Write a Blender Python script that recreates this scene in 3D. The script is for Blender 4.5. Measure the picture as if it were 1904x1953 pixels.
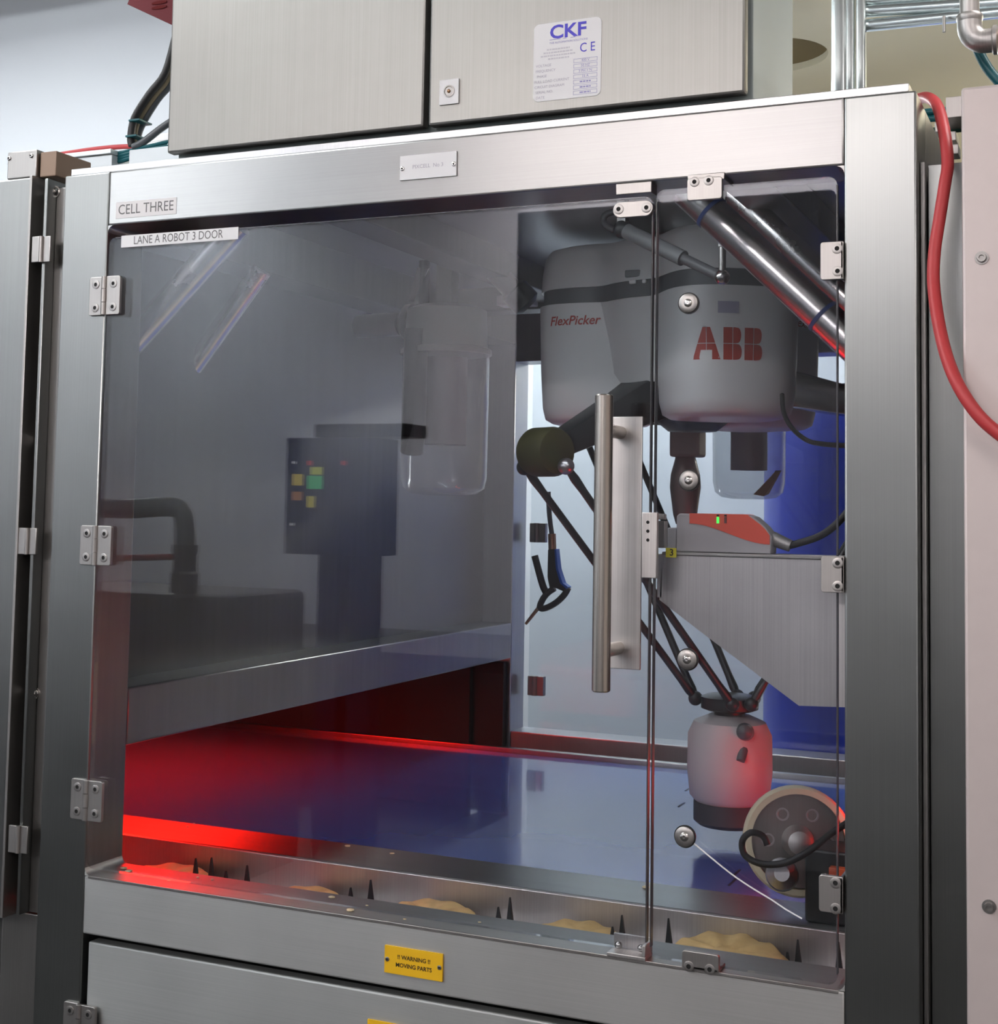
import bpy, bmesh, math, random
from mathutils import Vector, Matrix
random.seed(7)
for o in list(bpy.data.objects): bpy.data.objects.remove(o, do_unlink=True)
SC = bpy.context.scene
COL = SC.collection
# ------------------------------------------------------------------ camera
F, CX, CY = 2712.155, 905.894, 779.304
CAMP = Vector((1.58505, -1.94802, 1.57319))
RM = Matrix(((0.9111770547, 0.0128458824, 0.4118147135), (0.4116352669, -0.0712865578, -0.9085563459), (0.0176856454, 0.9973731548, -0.0702424940)))
cam_d = bpy.data.cameras.new('camera'); cam = bpy.data.objects.new('camera', cam_d); COL.objects.link(cam)
cam.matrix_world = Matrix.Translation(CAMP) @ RM.to_4x4()
cam_d.sensor_fit = 'HORIZONTAL'; cam_d.sensor_width = 36.0; cam_d.lens = F / 1904 * 36
cam_d.shift_x = (952 - CX) / 1904; cam_d.shift_y = (CY - 976.5) / 1904
cam_d.clip_start = 0.05
SC.camera = cam
# ------------------------------------------------------------------ world, exposure
SC.view_settings.view_transform = 'Standard'; SC.view_settings.look = 'None'
SC.view_settings.gamma = 1.0; SC.view_settings.use_curve_mapping = False
SC.view_settings.exposure = 0.0
w = bpy.data.worlds.new('world'); SC.world = w; w.use_nodes = True
w.node_tree.nodes['Background'].inputs[0].default_value = (0.85, 0.86, 0.88, 1); w.node_tree.nodes['Background'].inputs[1].default_value = 0.35
SC.cycles.use_adaptive_sampling = True; SC.cycles.adaptive_threshold = 0.03
SC.cycles.max_bounces = 7; SC.cycles.diffuse_bounces = 3; SC.cycles.glossy_bounces = 5; SC.cycles.transparent_max_bounces = 16
CEIL = 3.9
LAMPS = [  # ceiling luminaires, then two added hidden lamps to brighten far wall and bay; built below with the room: x, y, z, length along x, width along y, colour, strength
    (-4.8, -6.0, CEIL, 0.7, 1.4, (0.93, 0.97, 1.0), 38), (-0.75, -6.2, CEIL, 2.5, 1.0, (1.0, 0.91, 0.89), 36),
    (3.6, -3.8, CEIL, 2.0, 0.6, (1.0, 0.91, 0.89), 26), (-1.8, -1.6, CEIL, 1.8, 0.5, (0.95, 0.98, 1.0), 26),
    (2.6, 0.3, CEIL, 1.6, 0.4, (1.0, 0.93, 0.91), 22), (-3.2, 1.6, CEIL, 2.4, 0.6, (0.95, 0.98, 1.0), 18),
    (-0.6, 2.55, 2.95, 2.2, 0.4, (0.93, 0.99, 1.0), 19), (3.4, 4.6, 2.7, 1.8, 0.5, (1.0, 0.96, 0.88), 75)]

# ------------------------------------------------------------------ measured placement
def ray(px, py): return RM @ Vector(((px - CX) / F, -(py - CY) / F, -1.0))
def P(px, py, y):
    """the world point at depth y behind the front face of the cell, surveyed from the photograph"""
    d = ray(px, py); return CAMP + d * ((y - CAMP.y) / d.y)
def PX(px, py, x):
    d = ray(px, py); return CAMP + d * ((x - CAMP.x) / d.x)
def PZ(px, py, z):
    d = ray(px, py); return CAMP + d * ((z - CAMP.z) / d.z)
def MIR(px, py, y):
    """a thing seen mirrored in the door stands as far in front of it"""
    v = P(px, py, y); return Vector((v.x, -v.y, v.z))

# ------------------------------------------------------------------ materials
MATS = {}
def nodes_of(name):
    m = bpy.data.materials.new(name); m.use_nodes = True
    return m, m.node_tree, m.node_tree.nodes['Principled BSDF']
def plain(name, col, rough=0.5, metal=0.0, spec=0.5, emit=None, es=0.0, noise=0.06, scale=6.0, bump=0.0, coat=0.0):
    if name in MATS: return MATS[name]
    m, t, b = nodes_of(name); N = t.nodes; L = t.links
    tc = N.new('ShaderNodeTexCoord'); nz = N.new('ShaderNodeTexNoise'); nz.inputs['Scale'].default_value = scale; nz.inputs['Detail'].default_value = 4
    L.new(tc.outputs['Object'], nz.inputs['Vector'])
    mr = N.new('ShaderNodeMapRange'); mr.inputs[3].default_value = 1 - noise; mr.inputs[4].default_value = 1 + noise
    L.new(nz.outputs['Fac'], mr.inputs[0])
    mx = N.new('ShaderNodeMix'); mx.data_type = 'RGBA'; mx.blend_type = 'MULTIPLY'; mx.inputs[0].default_value = 1
    mx.inputs[6].default_value = (*col, 1); L.new(mr.outputs[0], mx.inputs[7]); L.new(mx.outputs[2], b.inputs['Base Color'])
    b.inputs['Roughness'].default_value = rough; b.inputs['Metallic'].default_value = metal; b.inputs['Specular IOR Level'].default_value = spec
    b.inputs['Coat Weight'].default_value = coat
    if emit: b.inputs['Emission Color'].default_value = (*emit, 1); b.inputs['Emission Strength'].default_value = es
    if bump:
        bp = N.new('ShaderNodeBump'); bp.inputs['Strength'].default_value = bump; bp.inputs['Distance'].default_value = 0.002
        L.new(nz.outputs['Fac'], bp.inputs['Height']); L.new(bp.outputs[0], b.inputs['Normal'])
    MATS[name] = m; return m
def steel(name, col=(0.62, 0.63, 0.62), rough=0.32, aniso=0.75, grain='x', smear=0.05, gs=1.0):
    """brushed stainless; grain = the direction of the brushing"""
    if name in MATS: return MATS[name]
    m, t, b = nodes_of(name); N = t.nodes; L = t.links
    tc = N.new('ShaderNodeTexCoord'); mp = N.new('ShaderNodeMapping'); L.new(tc.outputs['Object'], mp.inputs['Vector'])
    mp.inputs['Scale'].default_value = {'x': (3 * gs, 60, 700 * gs), 'z': (700 * gs, 60, 3 * gs), 'y': (500, 3, 500)}[grain]
    nz = N.new('ShaderNodeTexNoise'); nz.inputs['Scale'].default_value = 1.0; nz.inputs['Detail'].default_value = 3; L.new(mp.outputs[0], nz.inputs['Vector'])
    n2 = N.new('ShaderNodeTexNoise'); n2.inputs['Scale'].default_value = 4.5; n2.inputs['Detail'].default_value = 6; n2.inputs['Roughness'].default_value = 0.6; L.new(tc.outputs['Object'], n2.inputs['Vector'])
    mr = N.new('ShaderNodeMapRange'); mr.inputs[1].default_value = 0.25; mr.inputs[2].default_value = 0.75; mr.inputs[3].default_value = 1 - smear; mr.inputs[4].default_value = 1 + smear; L.new(nz.outputs['Fac'], mr.inputs[0])
    m2 = N.new('ShaderNodeMapRange'); m2.inputs[1].default_value = 0.3; m2.inputs[2].default_value = 0.7; m2.inputs[3].default_value = 1 - smear; m2.inputs[4].default_value = 1 + smear; L.new(n2.outputs['Fac'], m2.inputs[0])
    mu = N.new('ShaderNodeMath'); mu.operation = 'MULTIPLY'; L.new(mr.outputs[0], mu.inputs[0]); L.new(m2.outputs[0], mu.inputs[1])
    mx = N.new('ShaderNodeMix'); mx.data_type = 'RGBA'; mx.blend_type = 'MULTIPLY'; mx.inputs[0].default_value = 1
    mx.inputs[6].default_value = (*col, 1); L.new(mu.outputs[0], mx.inputs[7]); L.new(mx.outputs[2], b.inputs['Base Color'])
    r = N.new('ShaderNodeMath'); r.operation = 'MULTIPLY'; r.inputs[1].default_value = rough; L.new(m2.outputs[0], r.inputs[0]); L.new(r.outputs[0], b.inputs['Roughness'])
    b.inputs['Metallic'].default_value = 1.0
    if aniso > 0:
        b.inputs['Anisotropic'].default_value = aniso
        cv = N.new('ShaderNodeCombineXYZ'); v = {'x': (0.02, 0.05, 1), 'z': (1, 0.05, 0.02), 'y': (1, 0.02, 0.05)}[grain]
        for i in range(3): cv.inputs[i].default_value = v[i]
        L.new(cv.outputs[0], b.inputs['Tangent'])
    MATS[name] = m; return m
def clear_sheet(name, tint, ior=1.5, rough=0.0, haze=0.0, hazecol=(0.5, 0.5, 0.5)):
    """clear plastic sheet: tinted transmission with Fresnel reflection on both faces"""
    m = bpy.data.materials.new(name); m.use_nodes = True; t = m.node_tree; N = t.nodes; L = t.links
    for n in list(N):
        if n.type == 'BSDF_PRINCIPLED': N.remove(n)
    out = N['Material Output']
    g = N.new('ShaderNodeNewGeometry'); ma = N.new('ShaderNodeMath'); ma.operation = 'MULTIPLY_ADD'
    ma.inputs[1].default_value = 1 / ior - ior; ma.inputs[2].default_value = ior; L.new(g.outputs['Backfacing'], ma.inputs[0])
    fr = N.new('ShaderNodeFresnel'); L.new(ma.outputs[0], fr.inputs['IOR'])
    tr = N.new('ShaderNodeBsdfTransparent'); tr.inputs[0].default_value = (*tint, 1)
    gl = N.new('ShaderNodeBsdfGlossy'); gl.inputs['Roughness'].default_value = rough; gl.inputs[0].default_value = (1, 1, 1, 1)
    mix = N.new('ShaderNodeMixShader'); L.new(fr.outputs[0], mix.inputs[0]); L.new(tr.outputs[0], mix.inputs[1]); L.new(gl.outputs[0], mix.inputs[2])
    last = mix
    if haze:
        df = N.new('ShaderNodeBsdfDiffuse'); df.inputs[0].default_value = (*hazecol, 1)
        tc = N.new('ShaderNodeTexCoord'); nz = N.new('ShaderNodeTexNoise'); nz.inputs['Scale'].default_value = 3; nz.inputs['Detail'].default_value = 5; L.new(tc.outputs['Object'], nz.inputs['Vector'])
        mm = N.new('ShaderNodeMath'); mm.operation = 'MULTIPLY'; mm.inputs[1].default_value = haze * 2; L.new(nz.outputs['Fac'], mm.inputs[0])
        m2 = N.new('ShaderNodeMixShader'); L.new(mm.outputs[0], m2.inputs[0]); L.new(mix.outputs[0], m2.inputs[1]); L.new(df.outputs[0], m2.inputs[2]); last = m2
    L.new(last.outputs[0], out.inputs['Surface'])
    MATS[name] = m; return m
def glow(name, col, s):
    m, t, b = nodes_of(name); b.inputs['Base Color'].default_value = (*[c * .5 for c in col], 1)
    b.inputs['Emission Color'].default_value = (*col, 1); b.inputs['Emission Strength'].default_value = s; MATS[name] = m; return m

RAIL = steel('steel_rail_brushed_along', (0.36, 0.36, 0.355), 0.34, 0.7, 'x')
POST = steel('steel_post_brushed_upright', (0.28, 0.29, 0.285), 0.36, 0.6, 'z')
CAB = steel('steel_cabinet', (0.275, 0.272, 0.257), 0.45, 0.5, 'z', 0.06)
FIT = steel('steel_fitting', (0.40, 0.385, 0.37), 0.42, 0, 'z', 0.05)
SHEET = steel('steel_sheet_mottled', (0.60, 0.58, 0.57), 0.42, 0, 'z', 0.10)
TUBE = steel('steel_tube', (0.60, 0.58, 0.56), 0.22, 0, 'z', 0.02)
HANDLE = steel('steel_handle', (0.50, 0.465, 0.42), 0.26, 0, 'z', 0.03)
INNER = steel('steel_inside', (0.50, 0.50, 0.51), 0.34, 0, 'z', 0.06)
DARKSTEEL = steel('steel_dark', (0.30, 0.29, 0.28), 0.40, 0, 'z', 0.06)
NEIGH = steel('steel_neighbour_panel', (0.28, 0.29, 0.285), 0.38, 0.6, 'z', 0.05)
PINK = plain('pale_satin_panel', (0.60, 0.53, 0.51), 0.42, 0.25, 0.5, noise=0.03, scale=40, bump=0.02)
WHITE = plain('robot_white', (0.70, 0.72, 0.72), 0.32, noise=0.02, scale=3)
BAND = plain('robot_grey_band', (0.10, 0.11, 0.12), 0.4, noise=0.04)
CARBON = plain('carbon_black', (0.018, 0.022, 0.024), 0.38, noise=0.15, scale=30)
BLACK = plain('black_rubber', (0.012, 0.012, 0.013), 0.5, noise=0.1)
HOLE = plain('socket_black', (0.008, 0.008, 0.008), 0.8)
RED = plain('robot_lettering_red', (0.42, 0.045, 0.03), 0.5)
SWRED = plain('switch_red', (0.98, 0.12, 0.07), 0.35)
SWGREY = plain('switch_grey', (0.52, 0.50, 0.51), 0.5)
HOSE = plain('red_hose', (0.55, 0.05, 0.055), 0.45)
TEAL = plain('teal_cable', (0.0, 0.10, 0.12), 0.4)
BELT = plain('blue_belt', (0.075, 0.15, 0.50), 0.16, noise=0.10, scale=5, spec=0.7, coat=0.5)
PAPER = plain('white_label', (0.86, 0.86, 0.87), 0.45, noise=0.01)
INK = plain('grey_ink', (0.17, 0.17, 0.17), 0.6)
INKB = plain('blue_ink', (0.07, 0.055, 0.62), 0.5)
INKL = plain('pale_blue_ink', (0.36, 0.34, 0.62), 0.5)
INKG = plain('pale_grey_ink', (0.50, 0.48, 0.55), 0.5)
YEL = plain('yellow_plate', (0.86, 0.50, 0.015), 0.4, noise=0.02)
YEL2 = plain('yellow_sticker', (0.95, 0.86, 0.03), 0.4, noise=0.02)
INKD = plain('dark_ink', (0.05, 0.035, 0.01), 0.5)
BREAD = plain('flatbread', (0.86, 0.60, 0.26), 0.75, noise=0.30, scale=45, bump=0.6)
CRUMB = plain('crumb', (0.80, 0.66, 0.42), 0.8, noise=0.2, scale=60)
CREAMRIM = plain('cream_rubber_rim', (0.72, 0.64, 0.46), 0.5, noise=0.08)
BLUEP = plain('blue_plastic', (0.012, 0.035, 0.42), 0.28, noise=0.12, scale=4)
GALV = steel('galvanised_pipe', (0.50, 0.485, 0.47), 0.48, 0, 'z', 0.10)
ZINC = steel('zinc_strut', (0.66, 0.72, 0.72), 0.26, 0, 'z', 0.05)
BRASS = plain('brass_fitting', (0.50, 0.30, 0.18), 0.4, 0.8)
ELBOWD = plain('elbow_disc_olive', (0.05, 0.048, 0.012), 0.5, noise=0.5, scale=14, spec=0.2)
PANE = clear_sheet('smoked_polycarbonate', (0.87, 0.88, 0.895), 1.58, 0.01)
EDGE = plain('polycarbonate_edge', (0.10, 0.10, 0.11), 0.25)
PANEF = clear_sheet('far_polycarbonate', (0.90, 0.92, 0.93), 1.45, 0.01)
BOWL = clear_sheet('clear_bowl', (0.86, 0.88, 0.90), 1.45, 0.08, 0.18, (0.66, 0.69, 0.72))

# ------------------------------------------------------------------ mesh helpers
class MB:
    def __init__(s): s.b = bmesh.new(); s.flat = False
    def box(s, x0, x1, y0, y1, z0, z1, bev=0.0, seg=2):
        s.flat = True; r = bmesh.ops.create_cube(s.b, size=1.0)
        for v in r['verts']: v.co = Vector(((x0 + x1) / 2 + v.co.x * (x1 - x0), (y0 + y1) / 2 + v.co.y * (y1 - y0), (z0 + z1) / 2 + v.co.z * (z1 - z0)))
        if bev: bmesh.ops.bevel(s.b, geom=list({e for v in r['verts'] for e in v.link_edges}), offset=bev, segments=seg, affect='EDGES', profile=0.5)
        return s
    def loft(s, rings, cap=True, closed=True):
        vs = [[s.b.verts.new(p) for p in r] for r in rings]; n = len(vs[0])
        for a, c in zip(vs, vs[1:]):
            for i in range(n if closed else n - 1):
                try: s.b.faces.new((a[i], a[(i + 1) % n], c[(i + 1) % n], c[i]))
                except ValueError: pass
        if cap:
            s.b.faces.new(list(reversed(vs[0]))); s.b.faces.new(vs[-1])
        return s
    def cyl(s, p0, p1, r0, r1=None, n=20, cap=True):
        p0 = Vector(p0); p1 = Vector(p1); r1 = r0 if r1 is None else r1
        d = (p1 - p0).normalized(); u = d.orthogonal().normalized(); v = d.cross(u)
        ring = lambda c, r: [c + (u * math.cos(2 * math.pi * i / n) + v * math.sin(2 * math.pi * i / n)) * r for i in range(n)]
        return s.loft([ring(p0, r0), ring(p1, r1)], cap)
    def turned(s, p0, d, prof, n=28, cap=True):
        """surface of revolution: prof = (distance along d, radius)"""
        p0 = Vector(p0); d = Vector(d).normalized(); u = d.orthogonal().normalized(); v = d.cross(u)
        return s.loft([[p0 + d * h + (u * math.cos(2 * math.pi * i / n) + v * math.sin(2 * math.pi * i / n)) * max(r, 1e-4) for i in range(n)] for h, r in prof], cap)
    def tube(s, pts, r, n=10, smooth=4):
        pts = [Vector(p) for p in pts]
        if smooth and len(pts) > 2:
            q = []
            for i in range(len(pts) - 1):
                a = pts[max(i - 1, 0)]; b_ = pts[i]; c = pts[i + 1]; e = pts[min(i + 2, len(pts) - 1)]
                for k in range(smooth):
                    t = k / smooth
                    q.append(0.5 * ((2 * b_) + (c - a) * t + (2 * a - 5 * b_ + 4 * c - e) * t * t + (3 * b_ - a - 3 * c + e) * t ** 3))
            q.append(pts[-1]); pts = q
        rings = []; u = None
        for i, p in enumerate(pts):
            d = (pts[min(i + 1, len(pts) - 1)] - pts[max(i - 1, 0)]).normalized()
            u = d.orthogonal().normalized() if u is None else (u - d * u.dot(d)).normalized()
            v = d.cross(u)
            rings.append([p + (u * math.cos(2 * math.pi * k / n) + v * math.sin(2 * math.pi * k / n)) * r for k in range(n)])
        return s.loft(rings)
    def prism(s, poly, h0, h1, ax='y'):
        f = {'y': lambda a, b, h: (a, h, b), 'z': lambda a, b, h: (a, b, h), 'x': lambda a, b, h: (h, a, b)}[ax]
        return s.loft([[Vector(f(a, b, h0)) for a, b in poly], [Vector(f(a, b, h1)) for a, b in poly]])
    def ball(s, c, r, n=14):
        bmesh.ops.create_uvsphere(s.b, u_segments=n, v_segments=n // 2 + 2, radius=r, matrix=Matrix.Translation(Vector(c))); return s
    def build(s, name, mat, parent=None, ang=None, bevel=0.0):
        if ang is None: ang = 22 if (s.flat or bevel) else 40
        bmesh.ops.recalc_face_normals(s.b, faces=s.b.faces[:])
        if bevel: bmesh.ops.bevel(s.b, geom=[e for e in s.b.edges if e.is_manifold and e.calc_face_angle(0) > 0.6], offset=bevel, segments=2, affect='EDGES', profile=0.5)
        me = bpy.data.meshes.new(name); s.b.to_mesh(me); s.b.free()
        return mesh_obj(name, me, mat, parent, ang)
def mesh_obj(name, me, mat, parent=None, ang=35):
    for p in me.polygons: p.use_smooth = True
    me.set_sharp_from_angle(angle=math.radians(ang))
    o = bpy.data.objects.new(name, me); me.materials.append(mat); COL.objects.link(o)
    attach(o, parent); return o
def wloc(o):
    l = Vector((0, 0, 0)); q = o
    while q is not None: l += q.location if q.matrix_parent_inverse == Matrix() or q.parent is None else Vector((0, 0, 0)); q = q.parent
    return l
ROOTLOC = {}
def attach(o, parent):
    if parent is None: return
    o.parent = parent
    r = parent
    while r.parent is not None: r = r.parent
    l = ROOTLOC.get(r.name, Vector((0, 0, 0)))
    # children are modelled in world coordinates
    if parent.parent is None: o.matrix_parent_inverse = Matrix.Translation(-l)
def tag(o, label, cat, group=None, kind=None):
    if label: o['label'] = label
    if cat: o['category'] = cat
    if group: o['group'] = group
    if kind: o['kind'] = kind
    return o
def thing(name, label, cat, loc, group=None, kind=None):
    o = bpy.data.objects.new(name, None); COL.objects.link(o); o.empty_display_size = 0.05; o.location = loc
    ROOTLOC[o.name] = Vector(loc); return tag(o, label, cat, group, kind)
def B(name, mat, parent, x0, x1, y0, y1, z0, z1, bev=0.0015): return MB().box(x0, x1, y0, y1, z0, z1, bev).build(name, mat, parent)
def rounded(x0, x1, z0, z1, r, n=6):
    q = []
    for cx_, cz_, a0 in ((x1 - r, z1 - r, 0), (x0 + r, z1 - r, 90), (x0 + r, z0 + r, 180), (x1 - r, z0 + r, 270)):
        for i in range(n + 1):
            a = math.radians(a0 + 90 * i / n); q.append((cx_ + r * math.cos(a), cz_ + r * math.sin(a)))
    return q
def text_mesh(body, size, bold=0.0, shear=0.0, spacing=1.0, xs=1.0):
    c = bpy.data.curves.new('lettering', 'FONT'); c.body = body; c.size = size; c.align_x = 'CENTER'; c.align_y = 'CENTER'
    c.offset = bold; c.shear = shear; c.space_character = spacing; c.fill_mode = 'FRONT'; c.resolution_u = 3
    o = bpy.data.objects.new('lettering', c); COL.objects.link(o)
    dg = bpy.context.evaluated_depsgraph_get(); dg.update()
    me = bpy.data.meshes.new_from_object(o.evaluated_get(dg)); me.materials.clear()
    bpy.data.objects.remove(o); bpy.data.curves.remove(c)
    if xs != 1.0:
        for v in me.vertices: v.co.x *= xs
    return me
def text(name, body, size, x, y, z, mat, parent, rot=0.0, **k):
    """flat lettering on a face that looks towards -Y"""
    me = text_mesh(body, size, **k); ca, sa = math.cos(rot), math.sin(rot)
    for v in me.vertices:
        a, b = v.co.x, v.co.y; v.co = Vector((x + a * ca - b * sa, y, z + a * sa + b * ca))
    return mesh_obj(name, me, mat, parent)
def screw(x, y, z, parent, r=0.0055, name='screw', mat=None, d=(0, -1, 0), h=0.0025, lab=None):
    d = Vector(d); p = Vector((x, y, z))
    s = MB().turned(p, d, [(0, r), (h * .7, r), (h, r * .8), (h, r * .45), (h * .45, r * .4)], 16).build(name, mat or FIT, parent)
    MBh = MB().cyl(p + d * (h * .35), p + d * (h * .62), r * .42, n=6)
    return s, MBh
def full_screw(x, y, z, thing_or_part, r=0.0055, d=(0, -1, 0), h=0.0025, mat=None):
    """button screw with a hexagon socket, one mesh"""
    d = Vector(d); p = Vector((x, y, z))
    o = MB().turned(p - d * .001, d, [(0, r), (h * .7 + .001, r), (h + .001, r * .8), (h + .001, r * .45), (h * .4 + .001, r * .42)], 16).build('screw', mat or FIT, thing_or_part)
    me = o.data; me.materials.append(HOLE); c = p + d * (h * .4)
    for poly in me.polygons:
        if (poly.center - c).length < r * .44: poly.material_index = 1
    return o

# ------------------------------------------------------------------ the hall
def struct(o): o['kind'] = 'structure'; return o
WALLP = plain('hall_wall_pale', (0.72, 0.76, 0.80), 0.6, noise=0.02, scale=2)
CREAM = plain('hall_cream', (0.72, 0.67, 0.50), 0.6, noise=0.03, scale=2)
HALLW = plain('hall_wall_opposite', (0.62, 0.64, 0.69), 0.7, noise=0.05, scale=1.2)
FLOOR = plain('hall_floor', (0.035, 0.035, 0.035), 0.75, noise=0.2, scale=3)
CEILM = plain('hall_ceiling', (0.60, 0.59, 0.57), 0.7, noise=0.02)
struct(B('floor', FLOOR, None, -7, 7, -7, 8, -0.1, 0, 0))
struct(B('ceiling', CEILM, None, -7, 7, -7, 2.75, CEIL, CEIL + .1, 0))
struct(B('wall_front', HALLW, None, -7, 7, -7.1, -7, 0, CEIL, 0))
struct(B('wall_left', HALLW, None, -7.1, -7, -7, 8, 0, CEIL, 0))
struct(B('wall_right', plain('hall_wall_right', (0.66, 0.60, 0.58), 0.7), None, 7, 7.1, -7, 8, 0, CEIL, 0))
struct(B('wall_back', WALLP, None, -7, 0.30, 3.3, 3.4, 0, 5.2, 0))
struct(B('wall_low', WALLP, None, 0.30, 1.15, 3.3, 3.4, 0, 2.6, 0))
struct(B('wall_far', CREAM, None, -7, 7, 8, 8.1, 0, 5.2, 0))
WHICH = ['over the aisle at far left', 'over the middle of the aisle', 'over the aisle at far right', 'above the photographer on the left', 'above the right hand unit', 'over the pale wall on the left', 'added out of view to brighten the pale far wall', 'added out of view to brighten the cream bay']
for i, (x, y, zc, l, wd, c, st_) in enumerate(LAMPS):
    t = thing('ceiling_light', 'long white luminaire ' + WHICH[i], 'light', (x, y, zc), 'hall luminaires')
    hang = zc < CEIL
    B('housing', plain('lamp_housing', (.7, .7, .7), .5), t, x - l / 2 - .03, x + l / 2 + .03, y - wd / 2 - .03, y + wd / 2 + .03, zc - .03, zc, 0.004)
    B('diffuser', glow('lamp_glow_%d' % i, c, st_), t, x - l / 2, x + l / 2, y - wd / 2, y + wd / 2, zc - .075, zc - .03, 0)
    if hang:
        for sx in (-1, 1): MB().cyl((x + sx * l * .4, y, zc), (x + sx * l * .4, y, 5.2 if i == 6 else 3.2), .006, n=8).build('hanger_rod', plain('lamp_housing', (.7, .7, .7), .5), t)
        if i == 7: B('uplight_diffuser', MATS['lamp_glow_7'], t, x - l / 2, x + l / 2, y - wd / 2, y + wd / 2, zc, zc + .03, 0)  # added upward glow to brighten the bay ceiling
# lower cream ceiling of the bay behind, with a round opening
hc = PZ(1470, 107, 3.2); hr = 0.20
bc = MB(); n = 40
outer = []; inner = []
for i in range(n):
    a = 2 * math.pi * i / n; ca, sa = math.cos(a), math.sin(a); inner.append((hc.x + hr * ca, hc.y + hr * sa))
    s_ = 1 / max(abs(ca), abs(sa)); outer.append((hc.x + .5 * ca * s_, hc.y + .45 * sa * s_))
bc.loft([[Vector((*q, 3.2)) for q in outer], [Vector((*q, 3.2)) for q in inner], [Vector((*q, 3.225)) for q in inner]], cap=False)
x0_, x1_, y0_, y1_ = hc.x - .5, hc.x + .5, hc.y - .45, hc.y + .45
bc.box(0.0 - .6, x0_, 2.3, 7.9, 3.2, 3.21).box(x1_, 6.9, 2.3, 7.9, 3.2, 3.21).box(x0_, x1_, 2.3, y0_, 3.2, 3.21).box(x0_, x1_, y1_, 7.9, 3.2, 3.21)
bco = struct(bc.build('trim_1', CREAM)); bco['label'] = 'cream ceiling panel with a round opening'
B('duct_cap', plain('duct_inside', (0.22, 0.16, 0.07), 0.7), bco, hc.x - .3, hc.x + .3, hc.y - .3, hc.y + .3, 3.225, 3.235, 0)

# ------------------------------------------------------------------ machine frame
W, ZT, ZB = 1.2494, 2.05, 0.95
XL, XR, ZTOP = -0.098, 1.3445, 2.1445
fr = thing('machine_frame', 'brushed stainless steel frame of the robot cell around the tinted doors', 'frame', (0.62, 0.0, 0.0))
def post(x0, x1, y0, y1, mat=POST): return B('post', mat, fr, x0, x1, y0, y1, 0.0, ZTOP, 0.003)
post(XL, 0.0, 0, 0.1); post(W, XR, 0, 0.1); post(XL, 0.0, 1.83, 1.93, INNER); post(W, XR, 1.83, 1.93, INNER)
def fillet(mb, cx_, cz_, sx, sz, y0, y1, r=0.012):
    q = [(cx_, cz_)] + [(cx_ + sx * r * (1 - math.sin(a)), cz_ + sz * r * (1 - math.cos(a))) for a in [math.radians(90 * i / 6) for i in range(7)]]
    mb.prism(q, y0, y1)
m = MB().box(0.0, W, 0, 0.1, ZT, ZTOP, 0.003); fillet(m, 0, ZT, 1, -1, 0.001, .099); fillet(m, W, ZT, -1, -1, 0.001, .099); m.build('top_rail', RAIL, fr)
m = MB().box(0.0, W, 0, 0.1, 0.855, ZB, 0.003); fillet(m, 0, ZB, 1, 1, 0.001, .099); fillet(m, W, ZB, -1, 1, 0.001, .099); m.build('bottom_rail', steel('steel_bottom_rail', (.47, .475, .465), .52, .5, 'x'), fr)
B('bright_edge', FIT, fr, 0.008, W - .008, -0.0012, 0.004, ZB - .004, ZB + .0008, .0008)
for nm, z0, z1 in (('far_top_rail', 2.0, ZTOP), ('far_bottom_rail', 0.86, 0.945)): B(nm, INNER, fr, 0, W, 1.83, 1.93, z0, z1, .003)
for x0, x1 in ((XL, 0.0), (W, XR)):
    B('side_top_rail', DARKSTEEL, fr, x0, x1, 0.1, 1.83, ZT, ZTOP, .003)  # darker steel puts the right rail's dim reflection into the colour
    B('side_beam', steel('steel_beam', (.27, .275, .29), .34, 0, 'z', .06), fr, x0, x1, 0.1, 1.83, 1.15, 1.25, .003)
B('roof_sheet', INNER, fr, XL + .01, XR - .01, 0.004, 1.92, ZTOP, ZTOP + .012, .001)
B('side_guard_sheet', steel('steel_guard_sheet', (0.12, 0.12, 0.125), 0.36, 0, 'z', .06), fr, XL + .002, XL + .006, 0.1, 1.83, 1.25, ZT, 0)
B('side_guard_sheet', MATS['steel_guard_sheet'], fr, XR - .006, XR - .002, 0.1, 1.83, 1.25, ZT, 0)
for x0, x1 in ((0.28, 0.36), (1.02, 1.10)): B('roof_beam', DARKSTEEL, fr, x0, x1, .1, 1.83, 2.085, ZTOP, .003)
B('roof_beam', DARKSTEEL, fr, 0, W, 1.30, 1.38, 2.07, 2.13, .003)
B('plinth_back', DARKSTEEL, fr, XL, XR, 1.80, 1.83, 0.0, .86, .002)

a = P(902, 489, 1.15); b = P(1014, 470, 1.15); B('mount_bar', plain('mount_cream', (.62, .62, .55), .5), fr, a.x, b.x + .1, 1.12, 1.16, a.z - .008, a.z + .012, .002)
a = P(1030, 580, 1.3); B('mount_bar', plain('mount_white', (.75, .78, .80), .5), fr, P(965, 590, 1.3).x, a.x, 1.24, 1.29, a.z - .008, a.z + .018, .002)
cl = thing('fill_light', 'slim fill light added out of view behind the top rail to brighten the cell', 'light', (.62, .14, 2.14))  # added fill lamp, hidden by the rail, brightens the cell interior
B('housing', INNER, cl, .25, 1.0, .115, .165, 2.10, 2.143, .003); B('diffuser', glow('fill_light_glow', (.92, .97, 1.0), 20), cl, .27, .98, .12, .16, 2.094, 2.0995, 0)
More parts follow.
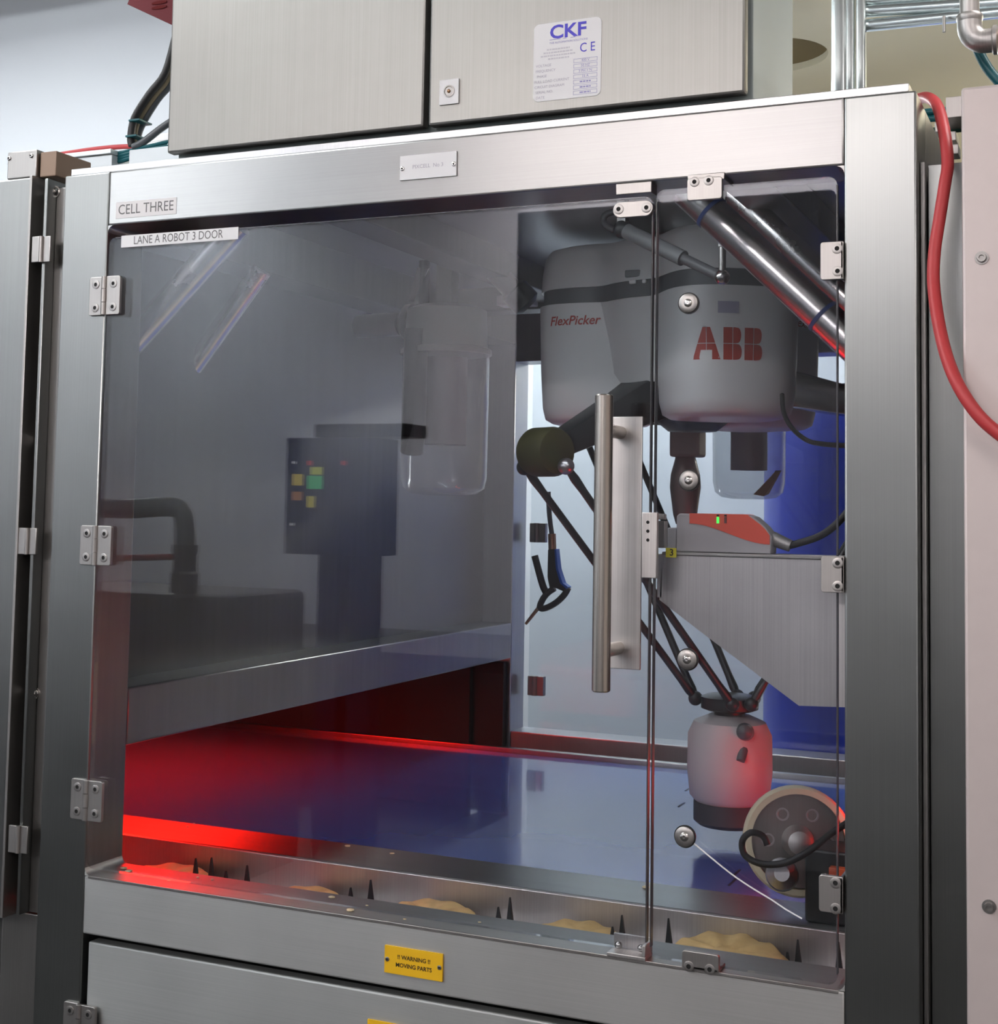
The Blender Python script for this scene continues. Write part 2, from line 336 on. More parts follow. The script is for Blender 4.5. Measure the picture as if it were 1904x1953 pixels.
# lower access door
ld = thing('access_door', 'plain stainless access panel below the tinted doors', 'door', (0.62, 0, 0.3))
B('panel', steel('steel_lower_panel', (0.45, 0.46, 0.45), 0.55, .5, 'x', .05), ld, 0.010, 1.24, 0.004, 0.03, 0.05, 0.8425, .003)
B('gap_backing', HOLE, fr, 0.0, W, 0.05, 0.06, 0.0, 0.856, 0)
h0 = P(152, 1938, 0)
def hinge(parent, xc, zc, hw=0.0335, hh=0.0335, y=0.0, mat=None):
    hg = MB().prism(rounded(xc + .002, xc + hw, zc - hh, zc + hh, .004), y - .007, y - .0005).build('hinge', mat or FIT, parent, bevel=.001)
    MB().prism(rounded(xc - hw, xc - .002, zc - hh, zc + hh, .004), y - .005, y + .0005).build('leaf', mat or FIT, hg, bevel=.001)
    MB().cyl((xc, y - .006, zc - hh * .98), (xc, y - .006, zc - hh * .36), .0055, n=14).cyl((xc, y - .006, zc - hh * .33), (xc, y - .006, zc + hh * .33), .0058, n=14).cyl((xc, y - .006, zc + hh * .36), (xc, y - .006, zc + hh * .98), .0055, n=14).build('knuckle', mat or FIT, hg)
    for sx in (-1, 1):
        for sz in (-1, 1): full_screw(xc + sx * hw * .58, y - (.007 if sx > 0 else .005), zc + sz * hh * .6, hg, .0075, h=.0012)
    return hg
hinge(ld, 0.004, h0.z - .012, y=0.0)

# ------------------------------------------------------------------ left polycarbonate door
dr = thing('polycarbonate_door', 'large smoke tinted clear hinged door of the cell, with a long bar handle', 'door', (0.5, 0, ZB))
YD0, YD1 = 0.001, 0.011
MB().prism(rounded(0.004, 0.9775, 0.962, 2.028, .012), YD0, YD1).build('pane', PANE, dr)
ed = MB().box(0.9765, 0.978, YD0, YD1, 0.975, 2.016).box(0.016, 0.966, YD0 + .001, YD1 - .001, 2.0275, 2.0285).build('pane_edge', EDGE, dr)
for py in (565, 1040, 1525):
    hp = P({565: 201, 1040: 180, 1525: 167}[py], py, 0); hinge(dr, 0.0025, hp.z)
# handle plate and bar
pa = P(1172, 795, -.001); pb = P(1222, 1278, -.001)
pl = B('handle_plate', SHEET, dr, 0.918, pb.x, -.003, YD0, pb.z, pa.z, .001)
ha = P(1153, 752, -.075); hb = P(1153, 1320, -.075)
bar = MB().turned((ha.x, -.075, hb.z), (0, 0, 1), [(0, .0105), (.002, .0128), (ha.z - hb.z - .002, .0128), (ha.z - hb.z, .0105)], 32).build('handle_bar', HANDLE, dr)
for py in (823, 1240):
    q = P(1190, py, -.03); MB().cyl((ha.x, -.075, q.z), (ha.x, -.003, q.z), .0095, n=20).build('standoff', HANDLE, dr)
# catch block beside the handle
c0 = P(1226, 977, -.004); c1 = P(1254, 1103, -.004)
cb = B('catch_block', SHEET, dr, c0.x, c1.x, -.008, YD0, c1.z, c0.z, .001)
for py in (996, 1013, 1030): q = P(1236, py, -.008); MB().cyl((q.x, -.0085, q.z), (q.x, -.004, q.z), .0024, n=12).build('hole', HOLE, cb)
# oval stop plate at the top
q0 = P(1171, 413, 0); q1 = P(1247, 386, 0)
op = MB().prism(rounded(q0.x, q1.x, (q0.z + q1.z) / 2 - .0115, (q0.z + q1.z) / 2 + .0115, .0113, 8), -.004, YD0).build('stop_plate', FIT, dr, bevel=.0008)
for px in (1182, 1235): q = P(px, 400 if px < 1200 else 397, 0); full_screw(q.x, -.004, q.z, op, .0075, h=.0012)
st = P(1216, 362, 0.02); B('stop_block', FIT, fr, st.x - .027, st.x + .027, .002, .03, 2.034, 2.0505, .001)
# latch at the sill
l0 = P(1172, 1822, 0.03); l1 = P(1250, 1822, 0.03)
lt = B('sill_latch', SHEET, dr, l0.x, l1.x - .004, -.004, .03, 0.9505, 0.956, .001)
B('latch_back', SHEET, lt, l0.x, l1.x - .004, .026, .03, .956, .975, .001); B('latch_side', SHEET, lt, l1.x - .009, l1.x - .004, -.004, .03, .956, .972, .001)
for fx in (.2, .75): MB().ball((l0.x + (l1.x - l0.x) * fx, .012, .963), .0055).build('latch_screw', TUBE, lt)

# ------------------------------------------------------------------ right fixed panel
rp = thing('polycarbonate_panel', 'narrow fixed smoke tinted clear panel right of the door gap', 'panel', (1.11, 0, ZB))
MB().prism(rounded(0.9835, 1.2395, 0.956, 2.036, .012), YD0, YD1).build('pane', PANE, rp)
MB().box(0.983, 0.9845, YD0, YD1, 0.97, 2.024).box(1.2385, 1.24, YD0, YD1, 0.97, 2.024).build('pane_edge', EDGE, rp)
def clip(x0, x1, z0, z1, scr, side):
    c = MB().prism(rounded(x0, x1, z0, z1, .004), -.006, YD0).build('clip', FIT, rp, bevel=.0008)
    if side == 'r': B('flange', FIT, c, x1 - .004, x1, -.006, .05, z0, z1, .001)
    elif side == 't': B('flange', FIT, c, x0, x1 + .003, -.004, .05, z1 - .004, z1 + .006, .001)
    else: B('flange', FIT, c, x0, x1, -.006, .03, z0, z0 + .004, .001)
    for sx, sz in scr: full_screw(sx, -.006, sz, c, .0072, h=.0012)
def clip_px(xa, ya, xb, yb, scr, side):
    a = P(xa, ya, -.006); b = P(xb, yb, -.006); clip(a.x, b.x, b.z, a.z, [(P(*s, -.006).x, P(*s, -.006).z) for s in scr], side)
clip_px(1311, 341, 1377, 378, [(1325, 347), (1352, 344)], 't')
clip_px(1565, 462, 1609, 532, [(1597, 474), (1598, 517)], 'r')
clip_px(1566, 1060, 1610, 1131, [(1598, 1074), (1598, 1118)], 'r')
clip_px(1562, 1668, 1608, 1744, [(1594, 1684), (1594, 1733)], 'r')
clip_px(1301, 1812, 1371, 1856, [(1314, 1843), (1354, 1849)], 'b')
for px, py in ((1313, 578), (1314, 916), (1311, 1258), (1306, 1596)):
    q = P(px, py, -.003)
    wsh = MB().turned((q.x, YD0, q.z), (0, -1, 0), [(0, .0155), (.0025, .0155)], 28).build('rubber_washer', BLACK, rp)
    MB().turned((q.x, YD0 - .0025, q.z), (0, -1, 0), [(0, .0138), (.0022, .0138), (.003, .0128), (.003, .0062)], 28).build('cup_washer', FIT, wsh)
    MB().turned((q.x, YD0 - .0045, q.z), (0, -1, 0), [(0, .0062), (.0015, .006), (.0028, .0042), (.0033, .0018), (.0030, 0.0008)], 20).build('bolt_head', TUBE, wsh)

sc_ = [(1322, 1607), (1352, 1632), (1380, 1655), (1405, 1674), (1440, 1697), (1472, 1716), (1500, 1735), (1530, 1752)]
MB().tube([P(x, y, -.0002) for x, y in sc_], .0011, 6, 2).build('scratch', plain('scratch_white', (.85, .87, .9), .3), rp)
# ------------------------------------------------------------------ plates, stickers and lettering on the front
def sign(name, label, px, py, wd, ht, th, mat, y=0.0, rad=0.0, cat='sign'):
    q = P(px, py, y)
    t = thing(name, label, cat, (q.x, y, q.z))
    poly = rounded(q.x - wd / 2, q.x + wd / 2, q.z - ht / 2, q.z + ht / 2, rad or .0004, 5)
    MB().prism(poly, y - th, y - .0003).build('plate', mat, t)
    return t, q
t, q = sign('name_plate', 'white engraved plate reading PIXCELL No 3 on the top rail', 818, 317, .0975, .0385, .003, PAPER)
text('lettering', 'PIXCELL  No 3', .0085, q.x, -.0034, q.z, INKG, t)
for s in (-1, 1): full_screw(q.x + s * .0445, -.003, q.z - .001, t, .0036, h=.0012, mat=TUBE)
t, q = sign('cell_sticker', 'white sticker reading CELL THREE above the door corner', 278.5, 397, .1265, .0285, .0006, plain('sticker_pale', (.86, .84, .84), .45))
text('lettering', 'CELL THREE', .0245, q.x, -.0009, q.z, INK, t, xs=.88)
t, q = sign('door_sticker', 'long white sticker reading LANE A ROBOT 3 DOOR at the door top', 341, 453, .2385, .0205, .0006, PAPER, y=.0005)
text('lettering', 'LANE A ROBOT 3 DOOR', .0200, q.x - .002, -.0004, q.z, INK, t, xs=.82)
t, q = sign('warning_plate', 'yellow plate reading WARNING MOVING PARTS on the bottom rail', 790, 1836, .0965, .0400, .003, YEL)
text('lettering', '!! WARNING !!', .0085, q.x + .001, -.0034, q.z + .0055, INKD, t, bold=.0002); text('lettering', 'MOVING PARTS', .0085, q.x + .001, -.0034, q.z - .0062, INKD, t, bold=.0002)
for s in (-1, 1): full_screw(q.x + s * .0435, -.003, q.z, t, .0034, h=.0012, mat=DARKSTEEL)
a = P(703, 1941, .004); t = thing('access_plate', 'yellow plate on the access panel, cut by the picture edge', 'sign', (a.x + .05, .004, a.z - .02)); MB().prism(rounded(a.x, a.x + .0965, a.z - .042, a.z - .001, .0004), .001, .0038).build('plate', YEL, t)

# ------------------------------------------------------------------ electrical cabinet on the roof
ZC = 2.1640
eb = thing('electrical_cabinet', 'two door stainless electrical cabinet standing on top of the cell', 'cabinet', (0.62, .15, ZC))
B('body', plain('cabinet_side_grey', (0.24, 0.285, 0.28), .55, 0), eb, 0.129, 1.119, 0.018, 0.29, ZC - .004, 2.90, .003)
B('left_door', CAB, eb, 0.1235, 0.6085, -0.006, 0.014, ZC, 2.9, .004)
rd = B('right_door', CAB, eb, 0.6165, 1.1135, -0.006, 0.014, ZC, 2.9, .004)
B('foot_strip', BLACK, eb, 0.14, 1.10, .03, .25, 2.1565, ZC - .003, 0)
q = P(858, 176, -.006); lk = B('lock', PAPER, rd, q.x - .0165, q.x + .0165, -.009, -.006, q.z - .0195, q.z + .0195, .0006)
MB().turned((q.x, -.009, q.z + .001), (0, -1, 0), [(0, .0095), (.001, .0095), (.0012, .0075), (.0002, .007)], 24).build('cylinder', DARKSTEEL, lk)
MB().ball((q.x, -.0095, q.z + .001), .003).build('key_pin', BRASS, lk)
q = P(1082, 114, -.006)
t = thing('rating_label', 'white rounded rating label with blue lettering on the cabinet door', 'label', (q.x, -.006, q.z))
LW, LH = .1075, .1185
MB().prism(rounded(q.x - LW / 2, q.x + LW / 2, q.z - LH / 2, q.z + LH / 2, .009, 6), -.0069, -.0061).build('plate', PAPER, t)
YL = -.0072
u = lambda f: q.x - LW / 2 + LW * f
v_ = lambda f: q.z + LH / 2 - LH * f
text('lettering', 'CKF', .0285, u(.51), YL, v_(.135), INKB, t, bold=.0007, xs=1.12)
MB().box(u(.24), u(.40), YL, YL + .0002, v_(.225), v_(.218)).box(u(.44), u(.49), YL, YL + .0002, v_(.225), v_(.218)).box(u(.55), u(.62), YL, YL + .0002, v_(.225), v_(.218)).build('underline', INKL, t)
text('lettering', 'THE AUTOMATION SOLUTIONS', .0042, u(.52), YL, v_(.265), INKL, t)
def print_line(x0, x1, zc, mat):
    """a line of print too small to read in the photograph: a row of short strokes"""
    b_ = MB(); x = x0
    while x < x1:
        l_ = random.uniform(.0022, .0055); b_.box(x, min(x + l_, x1), YL, YL + .0002, zc - .0011, zc + .0011); x += l_ + .0011
    b_.build('fine_print', mat, t)
for f0, f1, f_ in ((.20, .54, .345), (.15, .58, .385), (.11, .62, .425), (.22, .53, .465)): print_line(u(f0), u(f1), v_(f_), plain('faint_ink', (.66, .65, .70), .5))
text('lettering', 'C E', .0195, u(.80), YL, v_(.375), INKB, t, xs=.85)
for i, s_ in enumerate(('VOLTAGE', 'FREQUENCY', 'PHASE', 'FULL LOAD CURRENT', 'CIRCUIT DIAGRAM', 'SERIAL NO.', 'DATE')):
    f_ = .545 + i * .068
    wds = {7: .19, 9: .25, 5: .14, 17: .44, 15: .37, 10: .22, 4: .10}[len(s_)]
    text('lettering', s_, .0056, u(.06 + wds / 2), YL, v_(f_), INKG, t)
    x0, x1, z0, z1 = u(.60), u(.945), v_(f_ + .010), v_(f_ - .040)
    e_ = .0004
    MB().box(x0, x1, YL, YL + .0002, z0, z0 + e_).box(x0, x1, YL, YL + .0002, z1 - e_, z1).box(x0, x0 + e_, YL, YL + .0002, z0, z1).box(x1 - e_, x1, YL, YL + .0002, z0, z1).build('value_box', INKL, t)
    if i < 4: text('lettering', ('400 V', '50 HZ', '3 PH + N', '16 A')[i], .0054, (x0 + x1) / 2, YL, (z0 + z1) / 2, INKL, t)
    else: print_line(x0 + .010, x1 - .010, (z0 + z1) / 2, INKL)

# ------------------------------------------------------------------ left neighbour unit
nl = thing('neighbour_door_unit', 'stainless door and jamb of the next cell at the left edge', 'cabinet', (-.6, 0, 0))
B('door_leaf', NEIGH, nl, -1.25, -.1625, -.012, .006, .862, 2.145, .003)
B('door_edge', FIT, nl, -.1655, -.1595, -.014, .02, .862, 2.148, .001)
B('jamb_flange', POST, nl, -.1405, -.133, -.003, .07, .868, 2.143, .0015)
B('jamb_back', DARKSTEEL, nl, -.24, -.098, .062, .07, .868, 2.135, .0015)
B('jamb_side', DARKSTEEL, nl, -.133, -.0985, .02, .03, .868, 2.13, .0015)
B('lower_post', DARKSTEEL, nl, -.20, -.10, .03, .09, 0, .862, .002)
B('lower_panel', plain('dark_plinth', (.05, .05, .05), .6), nl, -1.25, -.2, .05, .07, 0, .862, .002)  # even dark grey lower panel
for px, py in ((106, 366), (80, 840), (66, 1322)):
    q = P(px, py, .02); MB().turned((q.x, .02, q.z), (0, -1, 0), [(0, .011), (.002, .011), (.002, .008), (.006, .0072), (.009, .004)], 18).build('bolt', TUBE, nl)
for py in (476, 1032, 1600):
    q = P({476: 80, 1032: 53, 1600: 36}[py], py, -.006)
    h = MB().box(q.x - .018, q.x - .001, -.012, -.006, q.z - .023, q.z + .023, .001).build('hinge', FIT, nl)
    MB().box(q.x + .003, q.x + .02, -.008, -.003, q.z - .023, q.z + .023, .001).build('leaf', FIT, h)
    MB().cyl((q.x + .001, -.009, q.z - .023), (q.x + .001, -.009, q.z + .023), .004, n=12).build('knuckle', FIT, h)
# junction box on top of it
a = P(15, 292, .0); b = P(103, 337, .0)
jb = thing('junction_box', 'small stainless box with two screws on the left unit', 'box', ((a.x + b.x) / 2, .05, 2.148))
B('box_body', FIT, jb, a.x, P(70, 300, 0).x, 0.0, .10, 2.149, P(40, 290, 0).z + .002, .002)
B('box_side', plain('cardboard_tan', (.36, .25, .18), .6), jb, P(72, 300, 0).x + .0005, P(103, 300, 0).x, .006, .10, 2.149, 2.194, .002)
for px, py in ((18, 302), (60, 297)): q = P(px, py, 0); full_screw(q.x, 0, q.z, jb, .004, h=.002, mat=TUBE)
# cable tray on the roof edge
tr = thing('cable_tray', 'white covered cable tray along the roof behind the frame', 'tray', (-.05, .2, 2.157))
a = P(108, 297, .18); b = P(214, 288, .18)
B('tray_body', plain('tray_white', (.62, .66, .68), .4, .3), tr, a.x - .12, b.x, .18, .28, 2.158, b.z - .006, .002)
B('tray_lid', plain('tray_lid', (.74, .78, .80), .35, .3), tr, a.x - .12, b.x, .176, .284, b.z - .005, b.z + .004, .001)
b2 = P(246, 292, .18); B('tray_end', MATS['tray_white'], tr, b2.x, b2.x + .25, .18, .28, 2.158, P(246, 286, .18).z, .002)
for i in range(4):
    z = P(230, 292 + i * 5.4, .2).z
    tag(MB().tube([(b.x - .1, .21 + .012 * (i % 2), z), (b.x, .2, z), (b2.x, .2, z + .004), (b2.x + .12, .21, z + .018 - i * .004), (b2.x + .3, .23, z + .02)], .0042, 8).build('teal_cable', TEAL), 'teal cable, %s of the four in the tray gap' % ('top one', 'second from top', 'third from top', 'lowest one')[i], 'cable', 'teal cables in the tray gap')
tag(MB().tube([P(100, 297, .30), P(170, 286, .30), P(230, 280, .30), P(270, 281, .30), P(330, 290, .31)], .005, 10).build('red_cable', HOSE), 'thin red cable lying on the white cable tray', 'cable')
def cab(name, lab, mat, pts, r, grp=None): return tag(MB().tube(pts, r, 10).build(name, mat), lab, 'cable', grp)
cab('black_cable', 'outer black cable curving up beside the cabinet', BLACK, [P(252, 278, .22), P(250, 262, .22), P(257, 225, .22), P(285, 180, .22), P(315, 140, .23), P(335, 70, .24)], .0075, 'black cables beside the cabinet')
cab('black_cable', 'inner grey black cable curving up beside the cabinet', plain('grey_cable', (.08, .09, .10), .4), [P(262, 280, .24), P(263, 260, .24), P(272, 235, .24), P(300, 190, .24), P(325, 160, .25), P(345, 120, .25)], .0075, 'black cables beside the cabinet')
cab('black_cable', 'tan striped cable between the black ones', plain('tan_cable', (.24, .19, .12), .5), [P(257, 280, .23), P(256, 262, .23), P(264, 230, .23), P(293, 185, .23), P(320, 150, .24), P(340, 95, .24)], .006, 'black cables beside the cabinet')
cab('black_cable', 'lowest grey cable running level under the cabinet corner', MATS['grey_cable'], [P(255, 281, .2), P(275, 270, .2), P(310, 243, .21), P(345, 220, .22)], .007, 'black cables beside the cabinet')
for px, py in ((258, 232), (252, 262)):
    q = P(px + 6, py, .222); tag(MB().box(q.x - .013, q.x + .013, .208, .248, q.z - .002, q.z + .002, .001).build('cable_tie', TEAL), 'teal tie %s around the black cables' % ('higher' if py < 240 else 'lower'), 'cable tie', 'ties on the cables')
# red sign high behind
a = P(243, 5, 2.2); b = P(335, 52, 2.2)
t = thing('red_sign', 'dark red shield shaped board cut by the top edge', 'sign', tuple(P(300, 0, 2.2)))
c_ = [P(243, 8, 2.2), P(327, 47, 2.2), P(420, 60, 2.2), P(420, -140, 2.2), P(240, -140, 2.2), P(247, -3, 2.2)]
MB().prism([(p.x, p.z) for p in c_], 2.2, 2.215).build('board', plain('sign_maroon', (.11, .02, .024), .7, spec=.1), t)
for dy in (5, 14): q = P(304, dy, 2.199); MB().prism([(q.x + .0012 * k * (11 if abs(k) < 3 else 9), q.z + s * .006 * (1 if abs(k) < 2 else .5)) for k, s in ((-3, 1), (-1, 1), (1, 1), (3, 1), (3, -1), (1, -1), (-1, -1), (-3, -1))], 2.197, 2.199).build('mark', plain('mark_red', (.08, .0, .0), .7, spec=.1), t)

# ------------------------------------------------------------------ right neighbour unit
rn = thing('recessed_panel_unit', 'grey brushed panel set back right of the frame', 'panel', (1.40, .1, 0))
zt = P(1800, 312, .05).z
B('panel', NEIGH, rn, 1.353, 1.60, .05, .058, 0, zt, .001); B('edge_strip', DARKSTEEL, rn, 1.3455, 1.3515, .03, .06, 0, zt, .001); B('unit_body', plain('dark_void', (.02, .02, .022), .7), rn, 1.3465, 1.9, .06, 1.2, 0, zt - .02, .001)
pk = thing('pale_panel_unit', 'pale pinkish steel panel of the next unit at the right edge', 'panel', (1.62, -.05, 0))
pz = P(1870, 163, -.06).z; pxl = P(1836, 600, -.06).x
B('panel', PINK, pk, pxl, 1.95, -.06, -.03, 0, pz, .004); B('panel_return', DARKSTEEL, pk, pxl + .004, pxl + .012, -.03, .05, 0, pz - .01, .001)
for px, py in ((1873, 492), (1887, 1729)):
    q = P(px, py, -.06); MB().turned((q.x, -.06, q.z), (0, -1, 0), [(0, .0085), (.0015, .0085), (.0015, .006), (.006, .0055), (.006, .0032), (.003, .003)], 18).build('bolt', DARKSTEEL, pk)
for px, py in ((1845, 838), (1849, 1492)): q = P(px, py, -.045); MB().box(q.x - .004, q.x + .004, -.05, -.03, q.z - .006, q.z + .006, .001).build('edge_lug', FIT, pk)
hp = [(1725, 200, .30), (1752, 189, .20), (1772, 187, .14), (1790, 206, .08), (1803, 260, .03), (1808, 312, .01), (1803, 350, 0), (1792, 420, -.01), (1783, 480, -.02), (1781, 540, -.03), (1790, 612, -.05), (1806, 680, -.07), (1830, 738, -.085), (1865, 790, -.09), (1904, 826, -.09), (1960, 866, -.09)]
tag(MB().tube([P(*h) for h in hp], .0082, 14).build('red_hose', HOSE), 'thick red hose hanging over the right post', 'hose')
# clutter in the gap on top
t = thing('valve_bank', 'dark valves and teal pipes in the gap behind the red hose', 'valve', tuple(P(1810, 320, .5)))
a = P(1800, 200, .55); b = P(1850, 320, .55)
B('bank_body', plain('valve_black', (.015, .018, .02), .5), t, 1.392, 1.85, .5, 1.15, 2.06, P(1800, 232, .5).z, .003)  # body also enlarged, unseen, to block the bay lamp's reflection on the frame
for i, (py, m_) in enumerate(((215, TEAL), (228, TEAL), (252, plain('green_pipe', (.0, .06, .04), .4)))): MB().cyl(P(1755, py, .48), P(1850, py - 8, .48), .006, n=10).build('pipe', m_, t)
for px, py in ((1792, 245), (1822, 287), (1818, 262)): q = P(px, py, .47); MB().box(q.x - .006, q.x + .006, .46, .5, q.z - .008, q.z + .008, .001).build('connector', FIT, t)
q = P(1822, 200, .4); B('end_box', FIT, t, q.x - .014, q.x + .05, .4, .48, q.z - .02, q.z + .014, .001)

# ------------------------------------------------------------------ strut frame, elbow and pipe at the upper right
sf = thing('channel_gantry', 'zinc plated channel frame of uprights and crossbars behind the cell', 'frame', tuple(P(1620, 170, 1.7)))
for px, r in ((1602, .020), (1622, .012), (1643, .013)):
    lo = P(px, 175, 1.7); MB().box(lo.x - r, lo.x + r, 1.7 - r, 1.7 + r, 2.16, 3.4, r * .6, 3).build('upright', ZINC, sf)
for py0, py1, r in ((2, -14, .012), (22, 5, .016), (50, 22, .016)):
    a = P(1645, py0, 1.72); b = P(1960, py1 - 4, 1.55); MB().cyl(a, b, r, n=16).build('crossbar', ZINC, sf)
q = P(1801, 46, 1.6); MB().cyl((q.x, q.y, q.z - .02), (q.x, q.y, q.z + .02), .004, n=10).build('stud', DARKSTEEL, sf)
pe = thing('pipe_elbow', 'galvanised pipe elbow with a brass union at the top right corner', 'pipe', tuple(P(1850, 70, .15)))
c0 = P(1849, 0, .15); c1 = P(1850, 58, .15); c2 = P(1893, 68, .15)
MB().cyl(c1 + Vector((0, 0, .01)), c0 + Vector((0, 0, .3)), .0135, n=20).build('pipe', GALV, pe)
MB().turned(c1 + Vector((0, 0, .012)), (0, 0, 1), [(0, .017), (.004, .0185), (.008, .0185), (.011, .017)], 22).build('collar', GALV, pe)
arc = [c1 + Vector((0, 0, .012))] + [Vector((c1.x + .022 - .022 * math.cos(a), c1.y, c1.z + .004 - .022 * math.sin(a))) for a in [math.radians(k * 15) for k in range(7)]] + [Vector((c1.x + .034, c1.y, c1.z - .018))]
MB().tube(arc, .0172, 18, 0).build('bend', GALV, pe)
MB().turned(arc[-1] - Vector((.004, 0, 0)), (1, 0, 0), [(0, .018), (.002, .021), (.007, .021), (.009, .018)], 22).build('collar', GALV, pe)
MB().cyl(arc[-1] + Vector((.005, 0, 0)), arc[-1] + Vector((.035, 0, 0)), .0155, n=6).build('union_nut', BRASS, pe)
cab('teal_hose', 'dark teal hose dropping behind the pipe elbow', TEAL, [P(1855, 60, .2), P(1868, 100, .2), P(1890, 138, .2), P(1925, 175, .2)], .0075)

# ------------------------------------------------------------------ far door of the cell
fd = thing('far_door', 'clear far side door seen through the cell with two hinges', 'door', (0.62, 1.94, 0.95))
B('pane', PANEF, fd, 0.012, W - .01, 1.936, 1.944, 0.93, 2.0, 0)
for px, py in ((1026, 1016), (1022, 1307)):
    q = P(px, py, 1.93); h = B('hinge', DARKSTEEL, fd, q.x - .02, q.x + .03, 1.915, 1.934, q.z - .028, q.z + .028, .002)
    MB().cyl((q.x + .002, 1.916, q.z - .028), (q.x + .002, 1.916, q.z + .028), .008, n=12).build('knuckle', DARKSTEEL, h)

# ------------------------------------------------------------------ belt conveyor
ZBELT = 0.93
bv = thing('belt_conveyor', 'wide blue belt conveyor with stainless edges running through the cell', 'conveyor', (0.6, 1.0, 0.0))
B('belt', BELT, bv, -2.6, 1.9, .462, 1.575, ZBELT - .02, ZBELT, .004)
B('front_flange', RAIL, bv, -2.6, 1.9, .318, .456, ZBELT - .002, ZBELT + .008, .003)
B('front_skirt', SHEET, bv, -2.6, 1.9, .314, .320, .80, ZBELT + .007, .002)
B('rear_rail', RAIL, bv, -2.6, 1.9, 1.578, 1.60, .86, ZBELT + .012, .002)
B('bed', DARKSTEEL, bv, -2.6, 1.9, .47, 1.57, .85, ZBELT - .022, .002)
for x in (-.05, 1.2):
    for y in (.55, 1.5): B('leg', DARKSTEEL, bv, x, x + .05, y, y + .05, 0, .85, .002)
for px, py in ((1313, 1505), (1300, 1535), (1405, 1665), (1397, 1683)):
    q = PZ(px, py, ZBELT); MB().box(q.x - .002, q.x + .002, q.y - .025, q.y + .025, ZBELT - .0005, ZBELT + .0008).build('belt_mark', plain('mark_ink', (.01, .015, .05), .6), bv)

# ------------------------------------------------------------------ lug conveyor with flatbreads
lc = thing('lug_conveyor', 'narrow steel channel with tapered pusher lugs in front of the belt', 'conveyor', (0.6, .2, 0.0))
ZL = 0.882
B('channel_bed', SHEET, lc, -1.0, 1.9, .102, .312, ZL - .006, ZL, .001)
for px, hgt in ((372, .05), (402, .055), (430, .035), (470, .05), (668, .037), (706, .055), (950, .040), (972, .058), (1168, .035), (1186, .055), (1275, .060), (1502, .035), (1522, .055), (1600, .06)):
    q = PZ(px, 1668 + (px - 162) * .1554 - 22, ZL + .02); y0 = .245
    q = P(px, 1668 + (px - 162) * .1554 - 30, y0)
    MB().loft([[Vector((q.x - .006, y0 - .004, ZL)), Vector((q.x + .008, y0 - .004, ZL)), Vector((q.x + .008, y0 + .006, ZL)), Vector((q.x - .006, y0 + .006, ZL))],
               [Vector((q.x - .0015, y0, ZL + hgt)), Vector((q.x + .0005, y0, ZL + hgt)), Vector((q.x + .0005, y0 + .003, ZL + hgt)), Vector((q.x - .0015, y0 + .003, ZL + hgt))]]).build('lug', CARBON, lc)
LAB = ['flatbread under the red light at the left end of the channel', 'flatbread second from the left in the channel', 'flatbread in the channel above the yellow warning plate', 'flatbread in the channel left of the sill latch', 'large flatbread behind the bottom clip of the fixed panel']
for i, (px, wpx, hpx) in enumerate(((296, 118, 14), (556, 96, 8), (802, 118, 19), (1082, 110, 17), (1375, 180, 40))):
    y0 = .19; q = P(px, 1668 + (px - 162) * .1554 - 28, y0)
    r = (.078, .07, .078, .076, .092)[i]; zt = ZL + (.016, .012, .018, .018, .026)[i]
    b = MB(); n = 44; ph = random.random() * 9
    wob = [1 + .03 * math.sin(3 * 2 * math.pi * k / n + ph) + .018 * math.sin(11 * 2 * math.pi * k / n + ph * 2) + random.uniform(-.012, .012) for k in range(n)]
    rings = []
    for f, h in ((.9, 0.001), (1.0, .35), (.985, .7), (.9, .95), (.6, 1.0), (.25, .97)):
        rings.append([Vector((q.x + r * f * wob[k] * math.cos(2 * math.pi * k / n), y0 + .03 + r * f * wob[k] * math.sin(2 * math.pi * k / n), ZL + .001 + (zt - ZL) * h * (1 + .12 * math.sin(5 * k + ph) * (f < .99)) + .05 * f * r * math.sin(2 * math.pi * k / n) + .004)) for k in range(n)])
    tag(b.loft(rings).build('flatbread', BREAD), LAB[i], 'bread', 'flatbreads in the lug channel', None)
# crumbs on the sill and the flange
CR = [(190, 1652, 0, .005), (216, 1646, 0, .004), (236, 1658, 0, .007), (246, 1663, 0, .007), (322, 1680, 0, .003), (377, 1674, 0, .003), (405, 1678, 0, .003), (668, 1738, 0, .007), (633, 1713, 0, .006), (700, 1728, 0, .003), (772, 1754, 0, .003), (915, 1760, 0, .003), (663, 1615, 1, .006), (748, 1629, 1, .005), (1232, 1694, 1, .007), (358, 1577, 1, .003), (372, 1571, 1, .003)]
CL = ['bread crumb in the left corner of the sill', 'small crumb second from the left corner of the sill', 'long crumb on the sill, left of a touching pair', 'long crumb on the sill, right of a touching pair',
      'tiny crumb on the red lit part of the sill, leftmost of three', 'tiny crumb on the red lit part of the sill, middle of three', 'tiny crumb on the red lit part of the sill, rightmost of three',
      'large pale crumb on the front edge of the sill', 'large crumb at the back of the sill left of the third flatbread', 'tiny crumb on the sill beside the large pale crumb', 'tiny crumb on the sill above the warning plate', 'tiny crumb on the sill between third and fourth flatbreads',
      'largest crumb on the flange by the dark part of the belt', 'crumb on the flange second from the left', 'crumb on the flange just left of the door gap', 'tiny crumb on the red lit flange, left of two', 'tiny crumb on the red lit flange, right of two']
